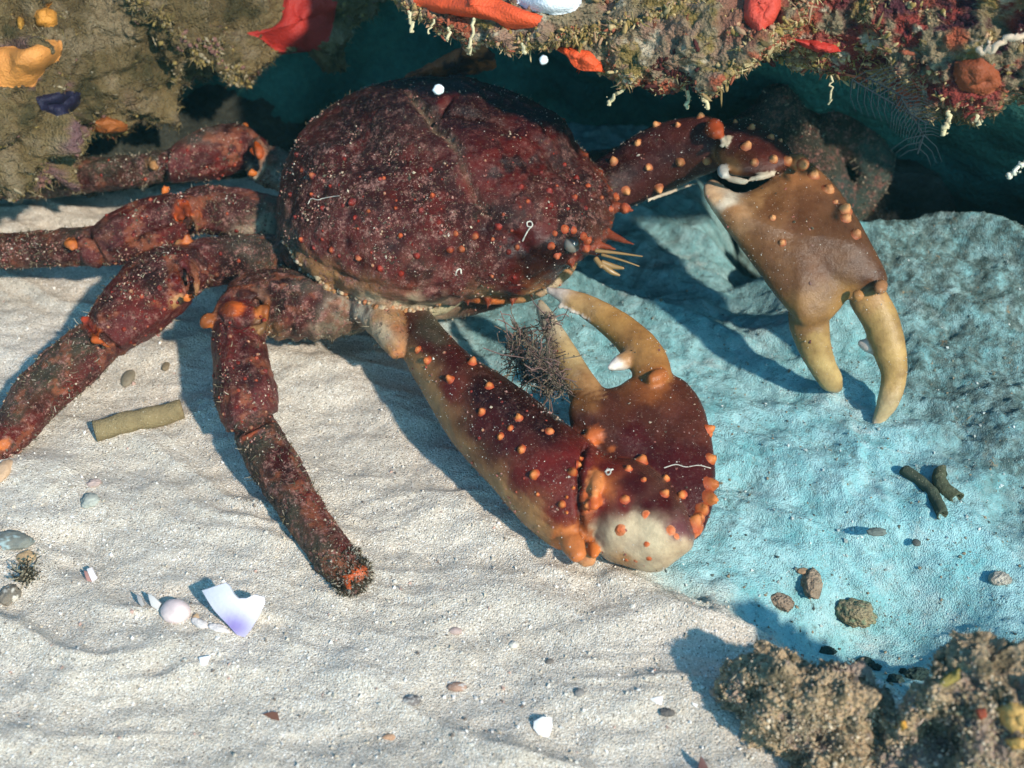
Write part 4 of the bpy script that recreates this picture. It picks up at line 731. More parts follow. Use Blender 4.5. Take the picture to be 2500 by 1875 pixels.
    z5([(315, 445, 10), (265, 385, 8), (560, 455, 10), (735, 492, 10), (440, 545, 9), (650, 580, 11), (612, 720, 9), (810, 752, 8), (712, 855, 7), (765, 808, 6), (980, 825, 9), (825, 925, 8), (893, 1060, 9), (1100, 1045, 9), (1130, 1005, 8), (912, 1165, 5), (1028, 700, 11), (962, 650, 9), (1045, 1220, 7), (1070, 1180, 4), (1105, 1130, 4), (1070, 1265, 4), (1150, 975, 6),
        (1475, 985, 14), (1403, 1028, 10), (1487, 1087, 7), (1605, 1080, 9), (1600, 1162, 10), (1388, 1190, 11), (1185, 1225, 10), (1690, 1170, 10)], (0.72, .24, .06), 1.3, (0.45, 0.07, 0.02))
    z5([(1500, 1275, 8), (1628, 1360, 8), (1500, 1430, 8), (1357, 1355, 9), (1390, 1520, 5), (1440, 1528, 4), (1515, 1515, 5), (1665, 1390, 6)], (0.6, .12, .03), 0.35, (0.6, 0.2, 0.08))
    z5([(1850, 975, 14), (1850, 1115, 14), (1842, 1190, 13), (1804, 1245, 15), (1752, 1325, 20), (1838, 815, 9), (1845, 840, 6), (1785, 1290, 12)], (0.72, .24, .06), 1.5, (0.5, 0.1, 0.03))
    z6 = lambda L, *a: [tub(1400 + x * .5607, 150 + y * .5607, r, *a) for x, y, r in L]
    z6([(175, 435, 9), (230, 565, 9), (325, 462, 7), (372, 552, 8), (465, 438, 9), (280, 355, 9), (455, 278, 7), (360, 278, 7), (580, 435, 10), (775, 290, 10), (755, 370, 10), (785, 440, 9), (872, 425, 9), (860, 330, 7), (705, 265, 6), (555, 240, 7), (900, 345, 6),
        (935, 430, 11), (1046, 494, 12), (1112, 560, 12), (1180, 646, 12), (1188, 684, 9), (1232, 752, 11), (868, 680, 8), (908, 788, 8), (1000, 450, 9), (1142, 612, 6)], (0.72, .34, .13), 1.3, (0.35, 0.10, 0.04))
    z1 = [(340, 685), (435, 640), (395, 755), (545, 725), (560, 805), (795, 895), (290, 560), (255, 800), (395, 870), (285, 915), (350, 960), (440, 970), (1050, 970), (1110, 965), (1350, 980), (1265, 1100), (1380, 1110), (1395, 955), (1270, 915), (1300, 850), (1195, 820), (900, 765), (1560, 665), (1640, 530), (1415, 645), (1830, 700), (1750, 755), (1570, 740),
          (710, 600), (950, 555), (580, 1010), (690, 1065), (800, 1090), (770, 755), (1080, 885), (960, 690), (230, 685), (480, 1000), (345, 590), (265, 480), (630, 770), (1180, 900), (1520, 570), (1600, 640), (1690, 700), (1450, 720), (1000, 880), (880, 1000), (1700, 600), (1760, 640)]
    for x, y in z1: tub(600 + x * .4747, 150 + y * .4747, random.uniform(3.5, 8), random.choice([(0.5, .10, .03), (.3, .03, .015), (.55, .16, .06), (.25, .03, .02)]), 1.1, (0.12, 0.012, 0.01))
    rim = catmull(np.array([(696, 592, 0), (745, 660, 0), (815, 707, 0), (900, 740, 0), (1000, 756, 0), (1075, 745, 0)], float), 9)
    for q in rim: tub(q[0] + random.uniform(-3, 3), q[1] + random.uniform(-4, 5), random.uniform(3.5, 7), random.choice([CRE, IVO, TAN, (.5, .2, .08)]), 0.8, random.choice([TAN, CRE, (.3, .1, .05)]))
    for x, y, r in [(1690, 870, 8), (1740, 900, 8), (1760, 920, 8), (1590, 885, 7), (1575, 950, 7), (1600, 1000, 7), (1750, 965, 10), (1640, 860, 8), (1950, 760, 9), (1985, 775, 9), (1900, 700, 8), (1880, 760, 7)]: tub(600 + x * .4747, 150 + y * .4747, r, (0.5, .12, .04), 1.1, (0.3, 0.05, 0.02))
    for k in range(240):                     # small pimples over shell and legs
        x, y = random.choice([(random.uniform(720, 1480), random.uniform(330, 720)), (random.uniform(520, 680), random.uniform(770, 1080)), (random.uniform(230, 480), random.uniform(640, 850)), (random.uniform(230, 640), random.uniform(340, 640)), (random.uniform(1000, 1400), random.uniform(800, 1300))])
        tub(x, y, random.uniform(1.6, 4.4), random.choice([(0.42, .09, .04), (.2, .02, .012), (.5, .26, .14), (.3, .04, .02)]), 0.8, (0.14, 0.018, 0.014))
    vv, ff, cc, cw = sh.arrays()
    me2 = mesh_from('crab', vv, ff, cc); a = me2.attributes.new('crust', 'FLOAT', 'POINT'); a.data.foreach_set('value', np.clip(cw, 0, 1).astype(np.float32))
    o = obj('crab', me2, M_SHELL, label='big dark red spiny crab with knobbed orange-tipped claws standing on the sand', cat='crab')
    # growth clinging to the legs
    V_ = main_v
    W_ = np.clip(cw[:len(main_v)], 0, 1) ** 2.2 * (~incar) * (0.06 + (fbm(main_v, 5, 3, 0.6, 90) > -0.1)); W_ = W_ * (near_cam(me) > -0.35)
    n = 5500; i, P, Nn = sample(me, n, W_ + 1e-9); pal = np.array([[.07, .055, .03], [.12, .10, .06], [.05, .04, .025], [.22, .18, .12]])
    c0 = pal[RNG.integers(0, 4, n)]; c1 = np.where(RNG.random((n, 1)) < 0.13, np.array([[.5, .45, .36]]), c0 * 1.3)
    v, f, c = strands(P, Nn, 0.02 * RNG.uniform(.3, 1.5, n), 0.0026, c0, c1, 0.9)
    tip = (np.hypot(to_px(main_v)[:, 0] - 885, to_px(main_v)[:, 1] - 1405) < 75) * (near_cam(me) > -0.5)
    n2 = 1500; i, P, Nn = sample(me, n2, tip + 1e-9); c0 = np.tile([.03, .025, .015], (n2, 1)); c1 = np.where(RNG.random((n2, 1)) < 0.42, np.array([[.6, .55, .45]]), c0)
    v2, f2, c2 = strands(P, Nn, 0.014 * RNG.uniform(.4, 1.3, n2), 0.003, c0, c1, 0.35)
    n3 = 1300; i, P, Nn = sample(me, n3, W_ + 1e-9); v3, f3, c3 = bits(P, 0.003 + 0.008 * RNG.random(n3) ** 3, np.array([[.45, .38, .28]]) * RNG.uniform(.3, 1.2, (n3, 1)))
    # crumbs and rosy crust, in clumps over shell and legs
    cl = np.clip(fbm(main_v, 4.5, 4, 0.65, 95) * 2.2 + fbm(main_v, 14, 3, 0.6, 96) * 1.4 - 0.1, 0, 1) ** 2 * (0.06 + np.clip(cw[:len(main_v)], 0, 1)) * (near_cam(me) > -0.2) + 0.5 * gro * (RNG.random(len(main_v)) < .5)
    n4 = 9000; i, P, Nn = sample(me, n4, cl + 1e-9); pc = np.array([[.52, .42, .30], [.38, .2, .16], [.10, .09, .06], [.6, .54, .44], [.28, .10, .08], [.44, .3, .2]])
    v4, f4, c4 = bits(P, 0.003 + 0.010 * RNG.random(n4) ** 2.5, pc[RNG.choice(6, n4, p=[.11, .28, .24, .02, .25, .10])] * RNG.uniform(.7, 1.1, (n4, 1)), (.35, 1))
    v3 = np.vstack([v3, v4]); c3 = np.vstack([c3, c4]); f3 = np.vstack([f3, f4 + len(v3) - len(v4)])
    # fine pale dust on the bare claws
    dust = (cw[:len(main_v)] < 0.2) * (0.3 + (fbm(main_v, 3, 3, 0.6, 97) > 0)) * (near_cam(me) > -0.1) * (V_[:, 0] > -0.7)
    n5 = 1500; i, P, Nn = sample(me, n5, dust + 1e-9); P = main_v[i] + Nn * 0.001; v4, f4, c4 = bits(P, 0.0022 + 0.004 * RNG.random(n5) ** 3, np.array([[.6, .55, .47]]) * RNG.uniform(.6, 1.1, (n5, 1)), (.3, 1))
    v3 = np.vstack([v3, v4]); c3 = np.vstack([c3, c4]); f3 = np.vstack([f3, f4 + len(v3) - len(v4)])
    ff = f.tolist() + (f2 + len(v)).tolist() + (f3 + len(v) + len(v2)).tolist()
    obj('algae_fuzz', mesh_from('algae_fuzz', np.vstack([v, v2, v3]), ff, np.vstack([c, c2, c3]), False), M_TURF, o)
    # eye on its short stalk, feelers
    def eye(px, py, r):
        h, nn = cast(bvh, px, py); C = np.array(h) + TOCAM(np.array(h)) * 0.02; v0, f0 = ico(4); R = r * upx(C)
        t = NT('eye_glass'); v = C + v0 * R; d = v0 @ TOCAM(C); m = mesh_from('eye', v, f0.tolist(), lerp(np.tile((.012, .01, .008), (len(v), 1)), np.tile((.17, .15, .12), (len(v), 1)), sstep(0.1, 0.3, v0 @ np.array([-.75, -.5, -.4]) + 0.0)))
        c = t.attr().outputs['Color']; obj('eye', m, t.done(c, 0.08, 0.6), o)
    eye(1396, 596, 21)
    for q in [[(1455, 612, .86, 5), (1510, 618, .86, 3.5), (1568, 626, .86, 1.6)], [(1470, 640, .82, 6), (1495, 650, .8, 7), (1522, 655, .8, 3)], [(1462, 640, .82, 6), (1490, 662, .78, 7), (1512, 672, .76, 3)], [(1470, 622, .84, 4), (1520, 636, .84, 2.5), (1560, 650, .82, 1.5)], [(1455, 632, .84, 7), (1468, 650, .82, 6)]]:
        C, R = limb_pts(q, 6); v, f = tube(C, R, 1, 10); obj('feeler', mesh_from('feeler', v, f, lerp(np.tile((.26, .15, .055), (len(v), 1)), np.tile((.2, .08, .03), (len(v), 1)), sstep(0.85, 1, np.linspace(0, 1, len(v))))), M_NACRE, o)
    return o, me, bvh
crab_o, crab_me, crab_bvh = build_crab()

# ------------------------------------------------------------------ small things
def thing(name, v, f, c, mat, label, cat, group=None, smooth=True):
    return origin_to_base(obj(name, mesh_from(name, v, f, c, smooth), mat, label=label, cat=cat, group=group))
def lying_tube(name, a, b, r, col, label, cat, bend=0, hollow=True, sink=0.3, mat=None):
    A = on_ground(*a); B = on_ground(*b); R = r * upx(A); t = np.linspace(0, 1, 24)[:, None]; C = A * (1 - t) + B * t
    C[:, 2] = ground_z(C[:, :2])[0] * 0.4 + (A[2] * (1 - t[:, 0]) + B[2] * t[:, 0]) * 0.6 + R * (1 - sink); side = np.array([-(B - A)[1], (B - A)[0], 0]); C += bend * np.sin(np.pi * t) * side
    rr = R * (1 + 0.10 * fbm(np.column_stack([np.arange(24) * .35 + a[0], np.zeros(24), np.zeros(24)]), 1, 3, .6, 3)); C = np.vstack([C[:1], C[:1], C, C[-1:], C[-1:]]); C[1:2] = C[2] ; 
    T = (B - A) / np.linalg.norm(B - A); C[0] = C[2] + T * R * 1.2; C[1] = C[2] - T * R * .06; C[-1] = C[-3] - T * R * 1.2; C[-2] = C[-3] + T * R * .06
    rr = np.concatenate([[R * .55, R * .8], rr, [R * .8, R * .55]])
    A_ = np.cross(T, [0, 0, 1]); A_ /= np.linalg.norm(A_); B_ = np.cross(A_, T); n = 20; th = np.linspace(0, 2 * np.pi, n, endpoint=False)
    v = (C[:, None] + rr[:, None, None] * (np.cos(th)[None, :, None] * A_ + np.sin(th)[None, :, None] * B_)).reshape(-1, 3)
    v += (fbm(v, 20, 3, 0.6, 5) * R * 0.12)[:, None] * np.array([0, -.4, .9])
    f = grid_faces(n, len(C), True).tolist() + [list(range(n)), list(range((len(C) - 1) * n, len(C) * n))]
    return thing(name, v, f, np.asarray(col) * (1 + 0.2 * fbm(v, 12, 3, 0.6, 6))[:, None], mat or M_TUBE, label, cat, 'worm tubes on the sea bed')
lying_tube('worm_tube', (236, 1068), (447, 1012), 25, (0.27, 0.205, 0.105), 'short straw-coloured worm tube lying on the sand left of the crab\'s foremost leg', 'worm tube')
lying_tube('worm_tube', (2208, 1152), (2300, 1262), 14, (0.085, 0.105, 0.07), 'long dark green tube, left of the pair half sunk in the pale slope', 'worm tube', 0.10, sink=0.6)
lying_tube('worm_tube', (2292, 1152), (2335, 1222), 17, (0.10, 0.11, 0.065), 'stubby olive tube, right of the pair half sunk in the pale slope', 'worm tube', -0.22, sink=0.5)
IV3, IF3 = ico(4)
def pebble(px, py, rx, ry, col, label, cat='pebble', name='pebble', hz=0.6, rot=0, sink=0.36, rough=0.25, mat=None, seed=1, speck=None):
    """rx, ry: half sizes in photo pixels"""
    P = on_ground(px, py); u = upx(P); ax = np.array([math.cos(rot), math.sin(rot), 0]); ay = np.array([-math.sin(rot), math.cos(rot), 0]); fy = 1 / abs(math.sin(math.atan2(CAM_H, P[1])))
    v = IV3 * (1 + rough * fbm(IV3 + seed * 3.1, 1.3, 4, 0.6, seed) + 0.35 * rough * fbm(IV3 + seed, 4.5, 3, 0.6, seed + 1, True))[:, None]; hz_ = hz * min(rx, ry) * u
    V = P + v[:, :1] * ax * rx * u + v[:, 1:2] * ay * ry * u * fy * 0.85 + v[:, 2:] * np.array([0, 0, 1.]) * hz_ + np.array([0, 0, hz_ * (1 - 2 * sink)])
    c = np.asarray(col) * (1 + 0.3 * fbm(V, 25, 3, 0.6, seed))[:, None]
    if speck is not None: c = lerp(c, speck, sstep(0.15, 0.3, fbm(V, 40, 3, 0.6, seed + 2)))
    return thing(name, V, IF3.tolist(), np.clip(c, 0, 1), mat or M_GRIT, label, cat, {'pebble': 'loose pebbles on the sea bed', 'rubble_stone': 'stones in the teal hollow', 'shell': 'shells and shell pieces on the sand'}.get(name))
pebble(313, 925, 15, 22, (0.22, 0.185, 0.13), 'small grey-brown oval pebble above the straw-coloured worm tube', rough=0.08, seed=2)
pebble(405, 895, 9, 12, (0.2, 0.15, 0.09), 'tiny brown chip beside the shadow of the foremost leg', seed=3)
pebble(1116, 1678, 23, 12, (0.34, 0.21, 0.15), 'flat reddish tan pebble speckled white on the sand', rough=0.1, seed=4, speck=(0.6, .55, .5), hz=.7)
pebble(1006, 1712, 20, 13, (0.19, 0.165, 0.15), 'dark grey knobbly pebble below and left of the reddish one', rough=0.4, seed=5, speck=(0.45, .42, .38))
pebble(1112, 1542, 16, 9, (0.42, 0.31, 0.27), 'small pinkish pebble above the reddish one', rough=0.12, seed=6, hz=.8)
pebble(1342, 1616, 9, 7, (0.16, 0.14, 0.12), 'little dark pebble in the middle of the lower sand', seed=7, rough=.4)
pebble(1415, 1692, 12, 10, (0.25, 0.23, 0.21), 'grey pebble in the sand furrow right of the middle', seed=8, rough=.3)
pebble(1630, 1740, 17, 10, (0.12, 0.11, 0.1), 'dark crumbly pebble left of the low stone', seed=9, rough=.5)
pebble(950, 1800, 14, 8, (0.42, 0.25, 0.15), 'little tan snail-like pebble near the bottom edge', seed=10, rough=.3)
pebble(1255, 1575, 12, 10, (0.7, 0.64, 0.54), 'whitish lump of coral grit in the middle of the lower sand', seed=11, rough=.4)
pebble(220, 1225, 20, 17, (0.36, 0.37, 0.32), 'pale greenish lump above the dark tuft', seed=12, rough=.4)
pebble(230, 1180, 15, 10, (0.48, 0.36, 0.31), 'small pinkish lump on the sand at the left', seed=13, rough=.4)
pebble(1980, 1430, 23, 34, (0.40, 0.31, 0.22), 'upright tan stone beyond the sand ridge', 'stone', 'rubble_stone', hz=1.0, rough=.35, seed=14, mat=M_ROCK)
pebble(1905, 1472, 32, 17, (0.38, 0.29, 0.21), 'long tan stone left of the upright one', 'stone', 'rubble_stone', hz=.9, rot=-.5, rough=.4, seed=15, mat=M_ROCK)
pebble(2090, 1502, 42, 28, (0.36, 0.31, 0.19), 'largest of the stones in the teal hollow, tan with a greenish top', 'stone', 'rubble_stone', hz=1.0, rot=-.4, rough=.45, seed=16, mat=M_ROCK, speck=(.25, .33, .2))
pebble(2440, 1416, 22, 17, (0.52, 0.48, 0.40), 'pale stone at the right on the bright slope', 'stone', 'rubble_stone', hz=.9, rough=.35, seed=17, mat=M_ROCK)
pebble(2237, 1326, 10, 9, (0.08, 0.09, 0.08), 'small dark green pebble below the two sunken tubes', seed=18, rough=.1)
pebble(2140, 1300, 22, 10, (0.14, 0.17, 0.15), 'flat dark lump on the slope left of the small green pebble', seed=19, rough=.4)
for x, y, a, b, s in [(2020, 1590, 17, 9, 20), (2110, 1620, 20, 12, 21), (2185, 1660, 17, 12, 22), (2240, 1650, 26, 17, 23), (2160, 1690, 13, 9, 24), (2050, 1640, 15, 8, 25), (2140, 1630, 10, 8, 26), (2205, 1640, 9, 7, 27)]:
    p = pebble(x, y, a, b, (0.04, 0.075, 0.065), 'dark weedy lump in the teal hollow before the stones', 'rubble', 'rubble_lump', hz=.8, rough=.55, seed=s, mat=M_ROCK); p['group'] = 'dark lumps in the teal hollow'
pebble(1960, 1395, 14, 8, (0.30, .2, .12), 'flat rusty chip above the upright tan stone', seed=29, rough=.3)
pebble(1680, 1250, 16, 8, (0.25, .2, .12), 'olive chip half hidden beside the near claw\'s palm', seed=30, rough=.3)
pebble(25, 1455, 20, 24, (0.20, .17, .13), 'grey-brown weedy lump at the left edge', seed=31, rough=.5, speck=(.6, .56, .48))
pebble(65, 1362, 20, 15, (0.42, .28, .15), 'tan lump just above the dark tuft', seed=32, rough=.4)
pebble(30, 1325, 42, 24, (0.17, .175, .15), 'dim green-grey lump at the left edge', seed=33, rough=.4, speck=(.35, .45, .44))
pebble(10, 1150, 16, 30, (0.55, .36, .22), 'peach lump at the left edge under a crab leg tip', seed=34, rough=.3)

# little limy worm casings and threads stuck to the crab's armour
M_LIME = mat_attr('lime_casing', 0.6, 0.2, 0.001, 60, None, 0.15)
def casing(pts, r, label, lift=0.5):
    P = catmull(np.array([(x, y, 0) for x, y in pts], float), 5); C = []
    for x, y, _ in P:
        h, nn = cast(crab_bvh, x, y)
        if h is not None: C.append(np.array(h) + TOCAM(np.array(h)) * r * lift * upx(np.array(h)))
    C = np.array(C); v, f = tube(C, r * upx(C[0]) * (.75 + .35 * RNG.random(len(C))), 1, 8)
    origin_to_base(obj('worm_casing', mesh_from('worm_casing', v, f, (np.array([.46, .42, .35]) * (1 + .6 * fbm(v, 40, 3, .7, 5))[:, None])), M_LIME, label=label, cat='worm casing', group='limy worm casings on the crab'))
casing([(1276, 588), (1284, 572), (1291, 560), (1300, 550), (1296, 541), (1287, 543), (1288, 552), (1295, 554)], 2.0, 'white looped worm casing on the crab\'s shell behind the eye')
casing([(1478, 1152), (1483, 1146), (1490, 1147), (1490, 1155), (1483, 1159), (1480, 1150), (1496, 1146)], 2.2, 'tiny white curled worm casing on the near claw\'s wrist')
casing([(752, 498), (760, 485), (775, 488), (790, 484), (812, 480), (828, 478)], 1.3, 'thin branching white thread on the left side of the crab\'s shell')
casing([(1112, 672), (1116, 660), (1124, 657), (1126, 668)], 2.2, 'small white hooked worm casing near the shell\'s lower rim')
casing([(1622, 1142), (1650, 1134), (1675, 1140), (1705, 1136), (1735, 1143)], 1.4, 'wavering white scratch-like casing across the near claw\'s palm', 0.2)
# flat shell pieces: a bent plate cut to an outline
def plate(name, poly, col, label, tilt=0.0, curve=0.3, lift=0.0, thick=0.012, cat='shell', colf=None, base=None):
    q = np.array(poly, float); base = base or (q[:, 0].mean(), q[:, 1].max()); B = on_ground(*base); u = upx(B)
    ex = np.array([1., 0, 0]); ey = np.array([0, math.cos(tilt), math.sin(tilt)]); nn = np.cross(ex, ey)
    vd = B - CP; vd /= np.linalg.norm(vd); fy = 1 / abs(np.dot(ey, cU))           # foreshortening of the plate's own upright
    def place(p):
        a = (p[:, 0] - base[0]) * u; b = (base[1] - p[:, 1]) * u * fy
        w = q[:, 0].max() - q[:, 0].min(); x = (p[:, 0] - q[:, 0].mean()) / w; y = (p[:, 1] - q[:, 1].mean()) / w
        return B + a[:, None] * ex + b[:, None] * ey + (w * u * curve * (0.25 - x ** 2 - y ** 2))[:, None] * nn + np.array([0, 0, lift])
    bm = bmesh.new(); vs = [bm.verts.new((x, y, 0)) for x, y in poly]; bm.faces.new(vs)
    bmesh.ops.triangulate(bm, faces=bm.faces[:]); bmesh.ops.subdivide_edges(bm, edges=bm.edges[:], cuts=3, use_grid_fill=True)
    bm.verts.ensure_lookup_table(); p = np.array([x.co[:2] for x in bm.verts]); F = [[x.index for x in f_.verts] for f_ in bm.faces]; bd = [[x.index for x in e.verts] for e in bm.edges if e.is_boundary]; bm.free()
    t = place(p); k = len(t); v = np.vstack([t, t - nn * thick]); f = F + [[i + k for i in x[::-1]] for x in F] + [[a, b, b + k, a + k] for a, b in bd]
    c = colf(np.vstack([p, p])) if colf else np.tile(col, (2 * k, 1))
    return thing(name, v, f, c, M_NACRE, label, cat, 'shells and shell pieces on the sand', False)
def violet(p): return lerp(np.tile((.6, .59, .64), (len(p), 1)), np.tile((.22, .17, .42), (len(p), 1)), np.exp(-((p[:, 0] - 575) ** 2 / 45 ** 2 + (p[:, 1] - 1528) ** 2 / 34 ** 2)))
plate('shell_fragment', [(493, 1449), (553, 1428), (562, 1434), (574, 1453), (585, 1463), (604, 1463), (622, 1455), (643, 1462), (645, 1475), (632, 1505), (612, 1538), (597, 1556), (580, 1550), (560, 1525), (525, 1490)], None, 'angular white shell fragment stained violet, standing in the sand', 0.85, 0.5, thick=0.02, colf=violet)
pebble(430, 1497, 36, 27, (0.62, 0.50, 0.48), 'smooth rounded pinkish shell beside the violet stained fragment', 'shell', 'shell', hz=.9, rough=.06, seed=40, mat=M_NACRE, rot=-.3)
plate('shell_fragment', [(360, 1452), (375, 1458), (392, 1475), (385, 1490), (370, 1480)], (.5, .48, .46), 'thin grey shell sliver left of the smooth pinkish shell', 0.8)
plate('shell_fragment', [(332, 1452), (345, 1460), (352, 1478), (346, 1482), (338, 1470)], (.3, .28, .27), 'leftmost thin dark grey shell sliver in the row of shells', 0.8)
pebble(488, 1522, 22, 10, (0.66, .6, .56), 'white lumpy shell bit below the smooth pinkish shell', 'shell', 'shell', rough=.4, seed=41, rot=-.5)
pebble(535, 1535, 26, 9, (0.64, .58, .55), 'flat pale shell bit under the violet stained fragment', 'shell', 'shell', rough=.4, seed=42, rot=-.3)
pebble(478, 1508, 7, 10, (0.5, .34, .2), 'tiny tan crumb at the smooth pinkish shell\'s edge', 'shell', 'shell', rough=.2, seed=43)
plate('shell_fragment', [(484, 1608), (510, 1604), (505, 1622), (492, 1628)], (.72, .72, .74), 'tiny white shell chip below the violet stained fragment', 0.5)
plate('shell_fragment', [(640, 1746), (662, 1741), (675, 1743), (682, 1760), (665, 1757)], (.14, .06, .035), 'small dark brown shell shard on the lower sand', 0.35, .1)
plate('shell_fragment', [(1712, 1848), (1722, 1862), (1733, 1885), (1705, 1890), (1706, 1870)], (.09, .025, .015), 'pointed dark brown shell shard standing at the bottom edge', 0.9, .1)
plate('shell_fragment', [(1305, 1765), (1325, 1755), (1347, 1757), (1348, 1775), (1340, 1800), (1318, 1798), (1303, 1780)], (.74, .73, .72), 'white cockle-like shell standing out of the sand near the bottom edge', 0.6, .5)
plate('shell_fragment', [(1588, 1708), (1620, 1702), (1615, 1722), (1600, 1718)], (.7, .68, .66), 'thin white shell chip beside the dark crumbly pebble', 0.4)
plate('shell_fragment', [(1690, 1716), (1705, 1722), (1700, 1728), (1692, 1722)], (.75, .74, .7), 'tiny white shell chip left of the low stone', 0.4)
plate('shell_fragment', [(210, 1392), (222, 1388), (236, 1412), (225, 1422)], (.62, .56, .55), 'pale sliver of shell above the long sand shadow at the left', 0.7)
plate('shell_fragment', [(203, 1395), (211, 1398), (222, 1420), (212, 1418)], (.34, .17, .14), 'reddish sliver of shell beside the pale one at the left', 0.7)

# weed
def tuft(name, bases, pal, label, cat, n=60, spread=0.25, leaf=0.012):
    sh = Shell()
    for (px, py, z, tx, ty, tz, r) in bases:
        a = at_z(px, py, z); b = at_z(tx, ty, tz); t = np.linspace(0, 1, 9)[:, None]; C = a * (1 - t) + b * t + RNG.normal(0, 0.012, (9, 3)) * t
        v, f = tube(C, np.linspace(r, r * .4, 9) * upx(a), 1, 6); sh.add(v, f, pal[0])
        for k in range(n):
            s = RNG.random() ** .8; p = C[int(s * 8)]; d = RNG.normal(0, 1, 3) * spread * RNG.uniform(.2, 1); q = p + d; tt = np.linspace(0, 1, 5)[:, None]
            D = p * (1 - tt) + q * tt + RNG.normal(0, .012, (5, 3)) * tt; v, f = tube(D, np.full(5, .0028), 1, 4, False); sh.add(v, f, pal[k % len(pal)])
            P = D[RNG.integers(1, 5, 7)] + RNG.normal(0, .014, (7, 3)); v, f, c = bits(P, leaf * RNG.uniform(.4, 1.1, 7), np.tile(pal[(k + 1) % len(pal)], (7, 1)), (.25, 1)); sh.add(v, f.tolist(), c)
    v, f, c, _ = sh.arrays(); return thing(name, v, f, c * RNG.uniform(.75, 1.2, (len(c), 1)), M_TURF, label, cat, None, False)
PW = [np.array((.13, .10, .07)), np.array((.20, .15, .10)), np.array((.09, .06, .045)), np.array((.22, .13, .11))]
tuft('seaweed_tuft', [(1340, 950, .45, 1260, 780, .62, 4), (1290, 930, .4, 1255, 840, .55, 3), (1345, 960, .45, 1330, 760, .72, 3), (1370, 950, .5, 1310, 860, .66, 3)], PW, 'wispy brown seaweed tuft between the near claw\'s arm and fingers', 'seaweed', 150, 0.085, 0.007)
tuft('seaweed_tuft', [(70, 1415, .02, 72, 1390, .08, 5)], [np.array((.03, .028, .02)), np.array((.06, .05, .035)), np.array((.3, .26, .18))], 'small black bristly weed tuft on the sand at the left edge', 'seaweed', 60, 0.05, .009)
# pale growths hanging from the overhang
def hanging(pts, r, col, label, name='hanging_growth', cat='growth', z0=None, dist=5.8):
    P = catmull(np.array([(x, y, 0) for x, y in pts], float), 5); C = at_d(P[:, 0], P[:, 1], np.full(len(P), dist)); C += RNG.normal(0, .006, C.shape)
    v, f = tube(C, r * upx(C[0]) * (0.5 + 0.25 * RNG.random(len(C))), 1, 10); sh = Shell(); sh.add(v, f, col)
    i = RNG.integers(0, len(C), 16); b, bf, bc = bits(C[i] + RNG.normal(0, r * upx(C[0]) * .5, (16, 3)), r * upx(C[0]) * RNG.uniform(.2, .6, 16), np.tile(col, (16, 1))); sh.add(b, bf.tolist(), bc)
    v, f, c, _ = sh.arrays(); o = thing(name, v, f, c * RNG.uniform(.8, 1.2, (len(c), 1)), M_GRIT, label, cat, 'pale growths hanging from the overhang'); return o
CG = (.55, .47, .28)
for pts, r, lab, dist in [([(1530, 195), (1515, 220), (1495, 240), (1488, 256)], 7, 'slanting cream growth hanging hanging left of the far claw\'s arm', 6.45), ([(1672, 215), (1680, 240), (1676, 268)], 7, 'cream growth with a blunt tip, left of a close pair', 6.4), ([(1705, 210), (1718, 240), (1728, 264)], 8, 'cream growth with a blunt tip, right of a close pair', 6.4),
                          ([(2032, 185), (2028, 215), (2026, 252)], 4, 'thin pale thread hanging in front of the dim far legs', 6.55), ([(2318, 265), (2312, 300), (2298, 320)], 9, 'stout yellowish growth under the overhang at the right', 6.4), ([(2385, 285), (2388, 308)], 6, 'short yellowish stub under the overhang at the right', 6.4),
                          ([(1003, 25), (1006, 60), (1005, 78)], 6, 'short pale growth at the overhang\'s left end', 6.4), ([(1060, 50), (1045, 78)], 4, 'slanting pale spine at the overhang\'s left end', 6.4), ([(1158, 50), (1150, 90), (1146, 130)], 6, 'long pale growth over the crab\'s shell', 6.2), ([(1275, 105), (1278, 130)], 6, 'short pale stub left of the vermilion sponge', 6.1), ([(1095, 70), (1092, 98)], 6, 'rusty-brown stub beside the slanting pale spine', 6.3)]:
    hanging(pts, r, CG, lab, dist=dist)
hanging([(2390, 120), (2420, 125), (2450, 100), (2490, 88), (2530, 70)], 12, (.55, .42, .3), 'thick cream worm-like branch on the overhang at the right', dist=6.15)
hanging([(2462, 435), (2478, 415), (2500, 398), (2530, 380)], 9, (.7, .66, .52), 'white knobbly twig at the right edge before the black hollow', dist=6.3)
# feathery hydroid under the overhang
def hydroid():
    sh = Shell()
    for a, b, d in [((2080, 195), (2260, 300), 6.2), ((2120, 190), (2230, 250), 6.25), ((2255, 330), (2240, 375), 6.1), ((2200, 240), (2255, 330), 6.2)]:
        P = np.linspace(a, b, 12); C = at_d(P[:, 0], P[:, 1], np.full(12, d)); v, f = tube(C, np.full(12, .004), 1, 6); sh.add(v, f, (.02, .03, .034)); t = (C[-1] - C[0]) / np.linalg.norm(C[-1] - C[0]); s = np.cross(t, cF); s /= np.linalg.norm(s)
        for i in range(0, 12, 1 if np.hypot(b[0] - a[0], b[1] - a[1]) > 90 else 4):
            for g in (-1, 1):
                L = .12 * (1 - .5 * i / 11); D = np.array([C[i], C[i] + (s * g + t * .5) * L * .6, C[i] + (s * g + t * .8) * L]); v, f = tube(D, [.0026, .002, .001], 1, 4, False); sh.add(v, f, (.022, .034, .038))
    v, f, c, _ = sh.arrays(); thing('hydroid', v, f, c, M_TURF, 'feathery blue-grey hydroid hanging under the overhang at the right', 'hydroid', None, False)
hydroid()
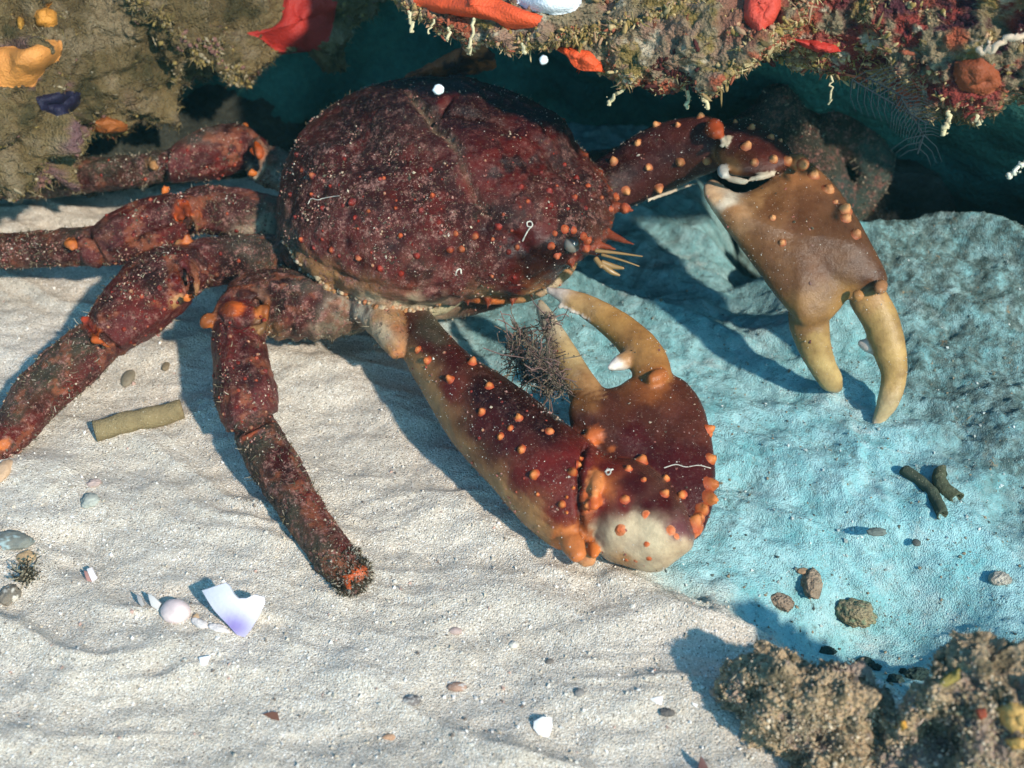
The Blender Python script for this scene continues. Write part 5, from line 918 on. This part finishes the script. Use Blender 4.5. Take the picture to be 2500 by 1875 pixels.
# the rusty sponge-covered shell peeking up behind the crab's back
pk = rock_from('cave_sponge', [(980, 195, 1.0), (1040, 160, 1.12), (1100, 135, 1.2), (1150, 105, 1.34), (1185, 110, 1.34), (1205, 135, 1.26), (1207, 168, 1.14), (1150, 180, 1.08), (1080, 195, 1.0)], 0.10, 0.2, 0.03, 5, lambda v, p: lerp(np.tile((.05, .012, .008), (len(v), 1)), np.tile((.36, .10, .03), (len(v), 1)), sstep(.0, .3, fbm(v, 6, 4, .6, 93) + sstep(150, 120, p[:, 1] - 0.25 * (1150 - p[:, 0])) * .6)), 92, (0, 1, -.3), 140, 36, 'z', 0, 6, .02)
obj('cave_sponge', pk, M_SPONGE, label='rusty brown sponge ledge peeking up behind the crab\'s shell', cat='sponge')
# drifting particles in the water
for x, y, d, r, lab in [(1070, 219, 5.6, 12, 'larger bright white speck drifting in front of the crab\'s shell'), (1327, 146, 5.5, 10, 'smaller bright white speck drifting below the red sponge')]:
    v0, f0 = ico(3); C = at_d(x, y, d); t = NT('marine_snow'); obj('drifting_speck', mesh_from('drifting_speck', C + v0 * (1 + .3 * fbm(v0, 2, 3, seed=x))[:, None] * r * upx(C), f0.tolist()), t.done((.9, .95, .93), .6, .3), label=lab, cat='particle', group='white specks drifting in the water')

# ------------------------------------------------------------------ the water's own veil
def haze():
    bm = bmesh.new(); bmesh.ops.create_cube(bm, size=1); me = bpy.data.meshes.new('haze'); bm.to_mesh(me); bm.free()
    m = bpy.data.materials.new('sea_water_haze'); m.use_nodes = True; nt = m.node_tree; nt.nodes.clear()
    out = nt.nodes.new('ShaderNodeOutputMaterial'); pv = nt.nodes.new('ShaderNodeVolumePrincipled')
    pv.inputs['Color'].default_value = (0.35, 0.85, 0.88, 1); pv.inputs['Density'].default_value = 0.002; pv.inputs['Anisotropy'].default_value = 0.2
    nt.links.new(pv.outputs[0], out.inputs['Volume'])
    o = obj('haze', me, m, kind='stuff', label='faint blue-green sea water haze filling the scene', cat='haze'); o.scale = (48, 48, 9.5); o.location = (0, 6, 2.4)
haze()
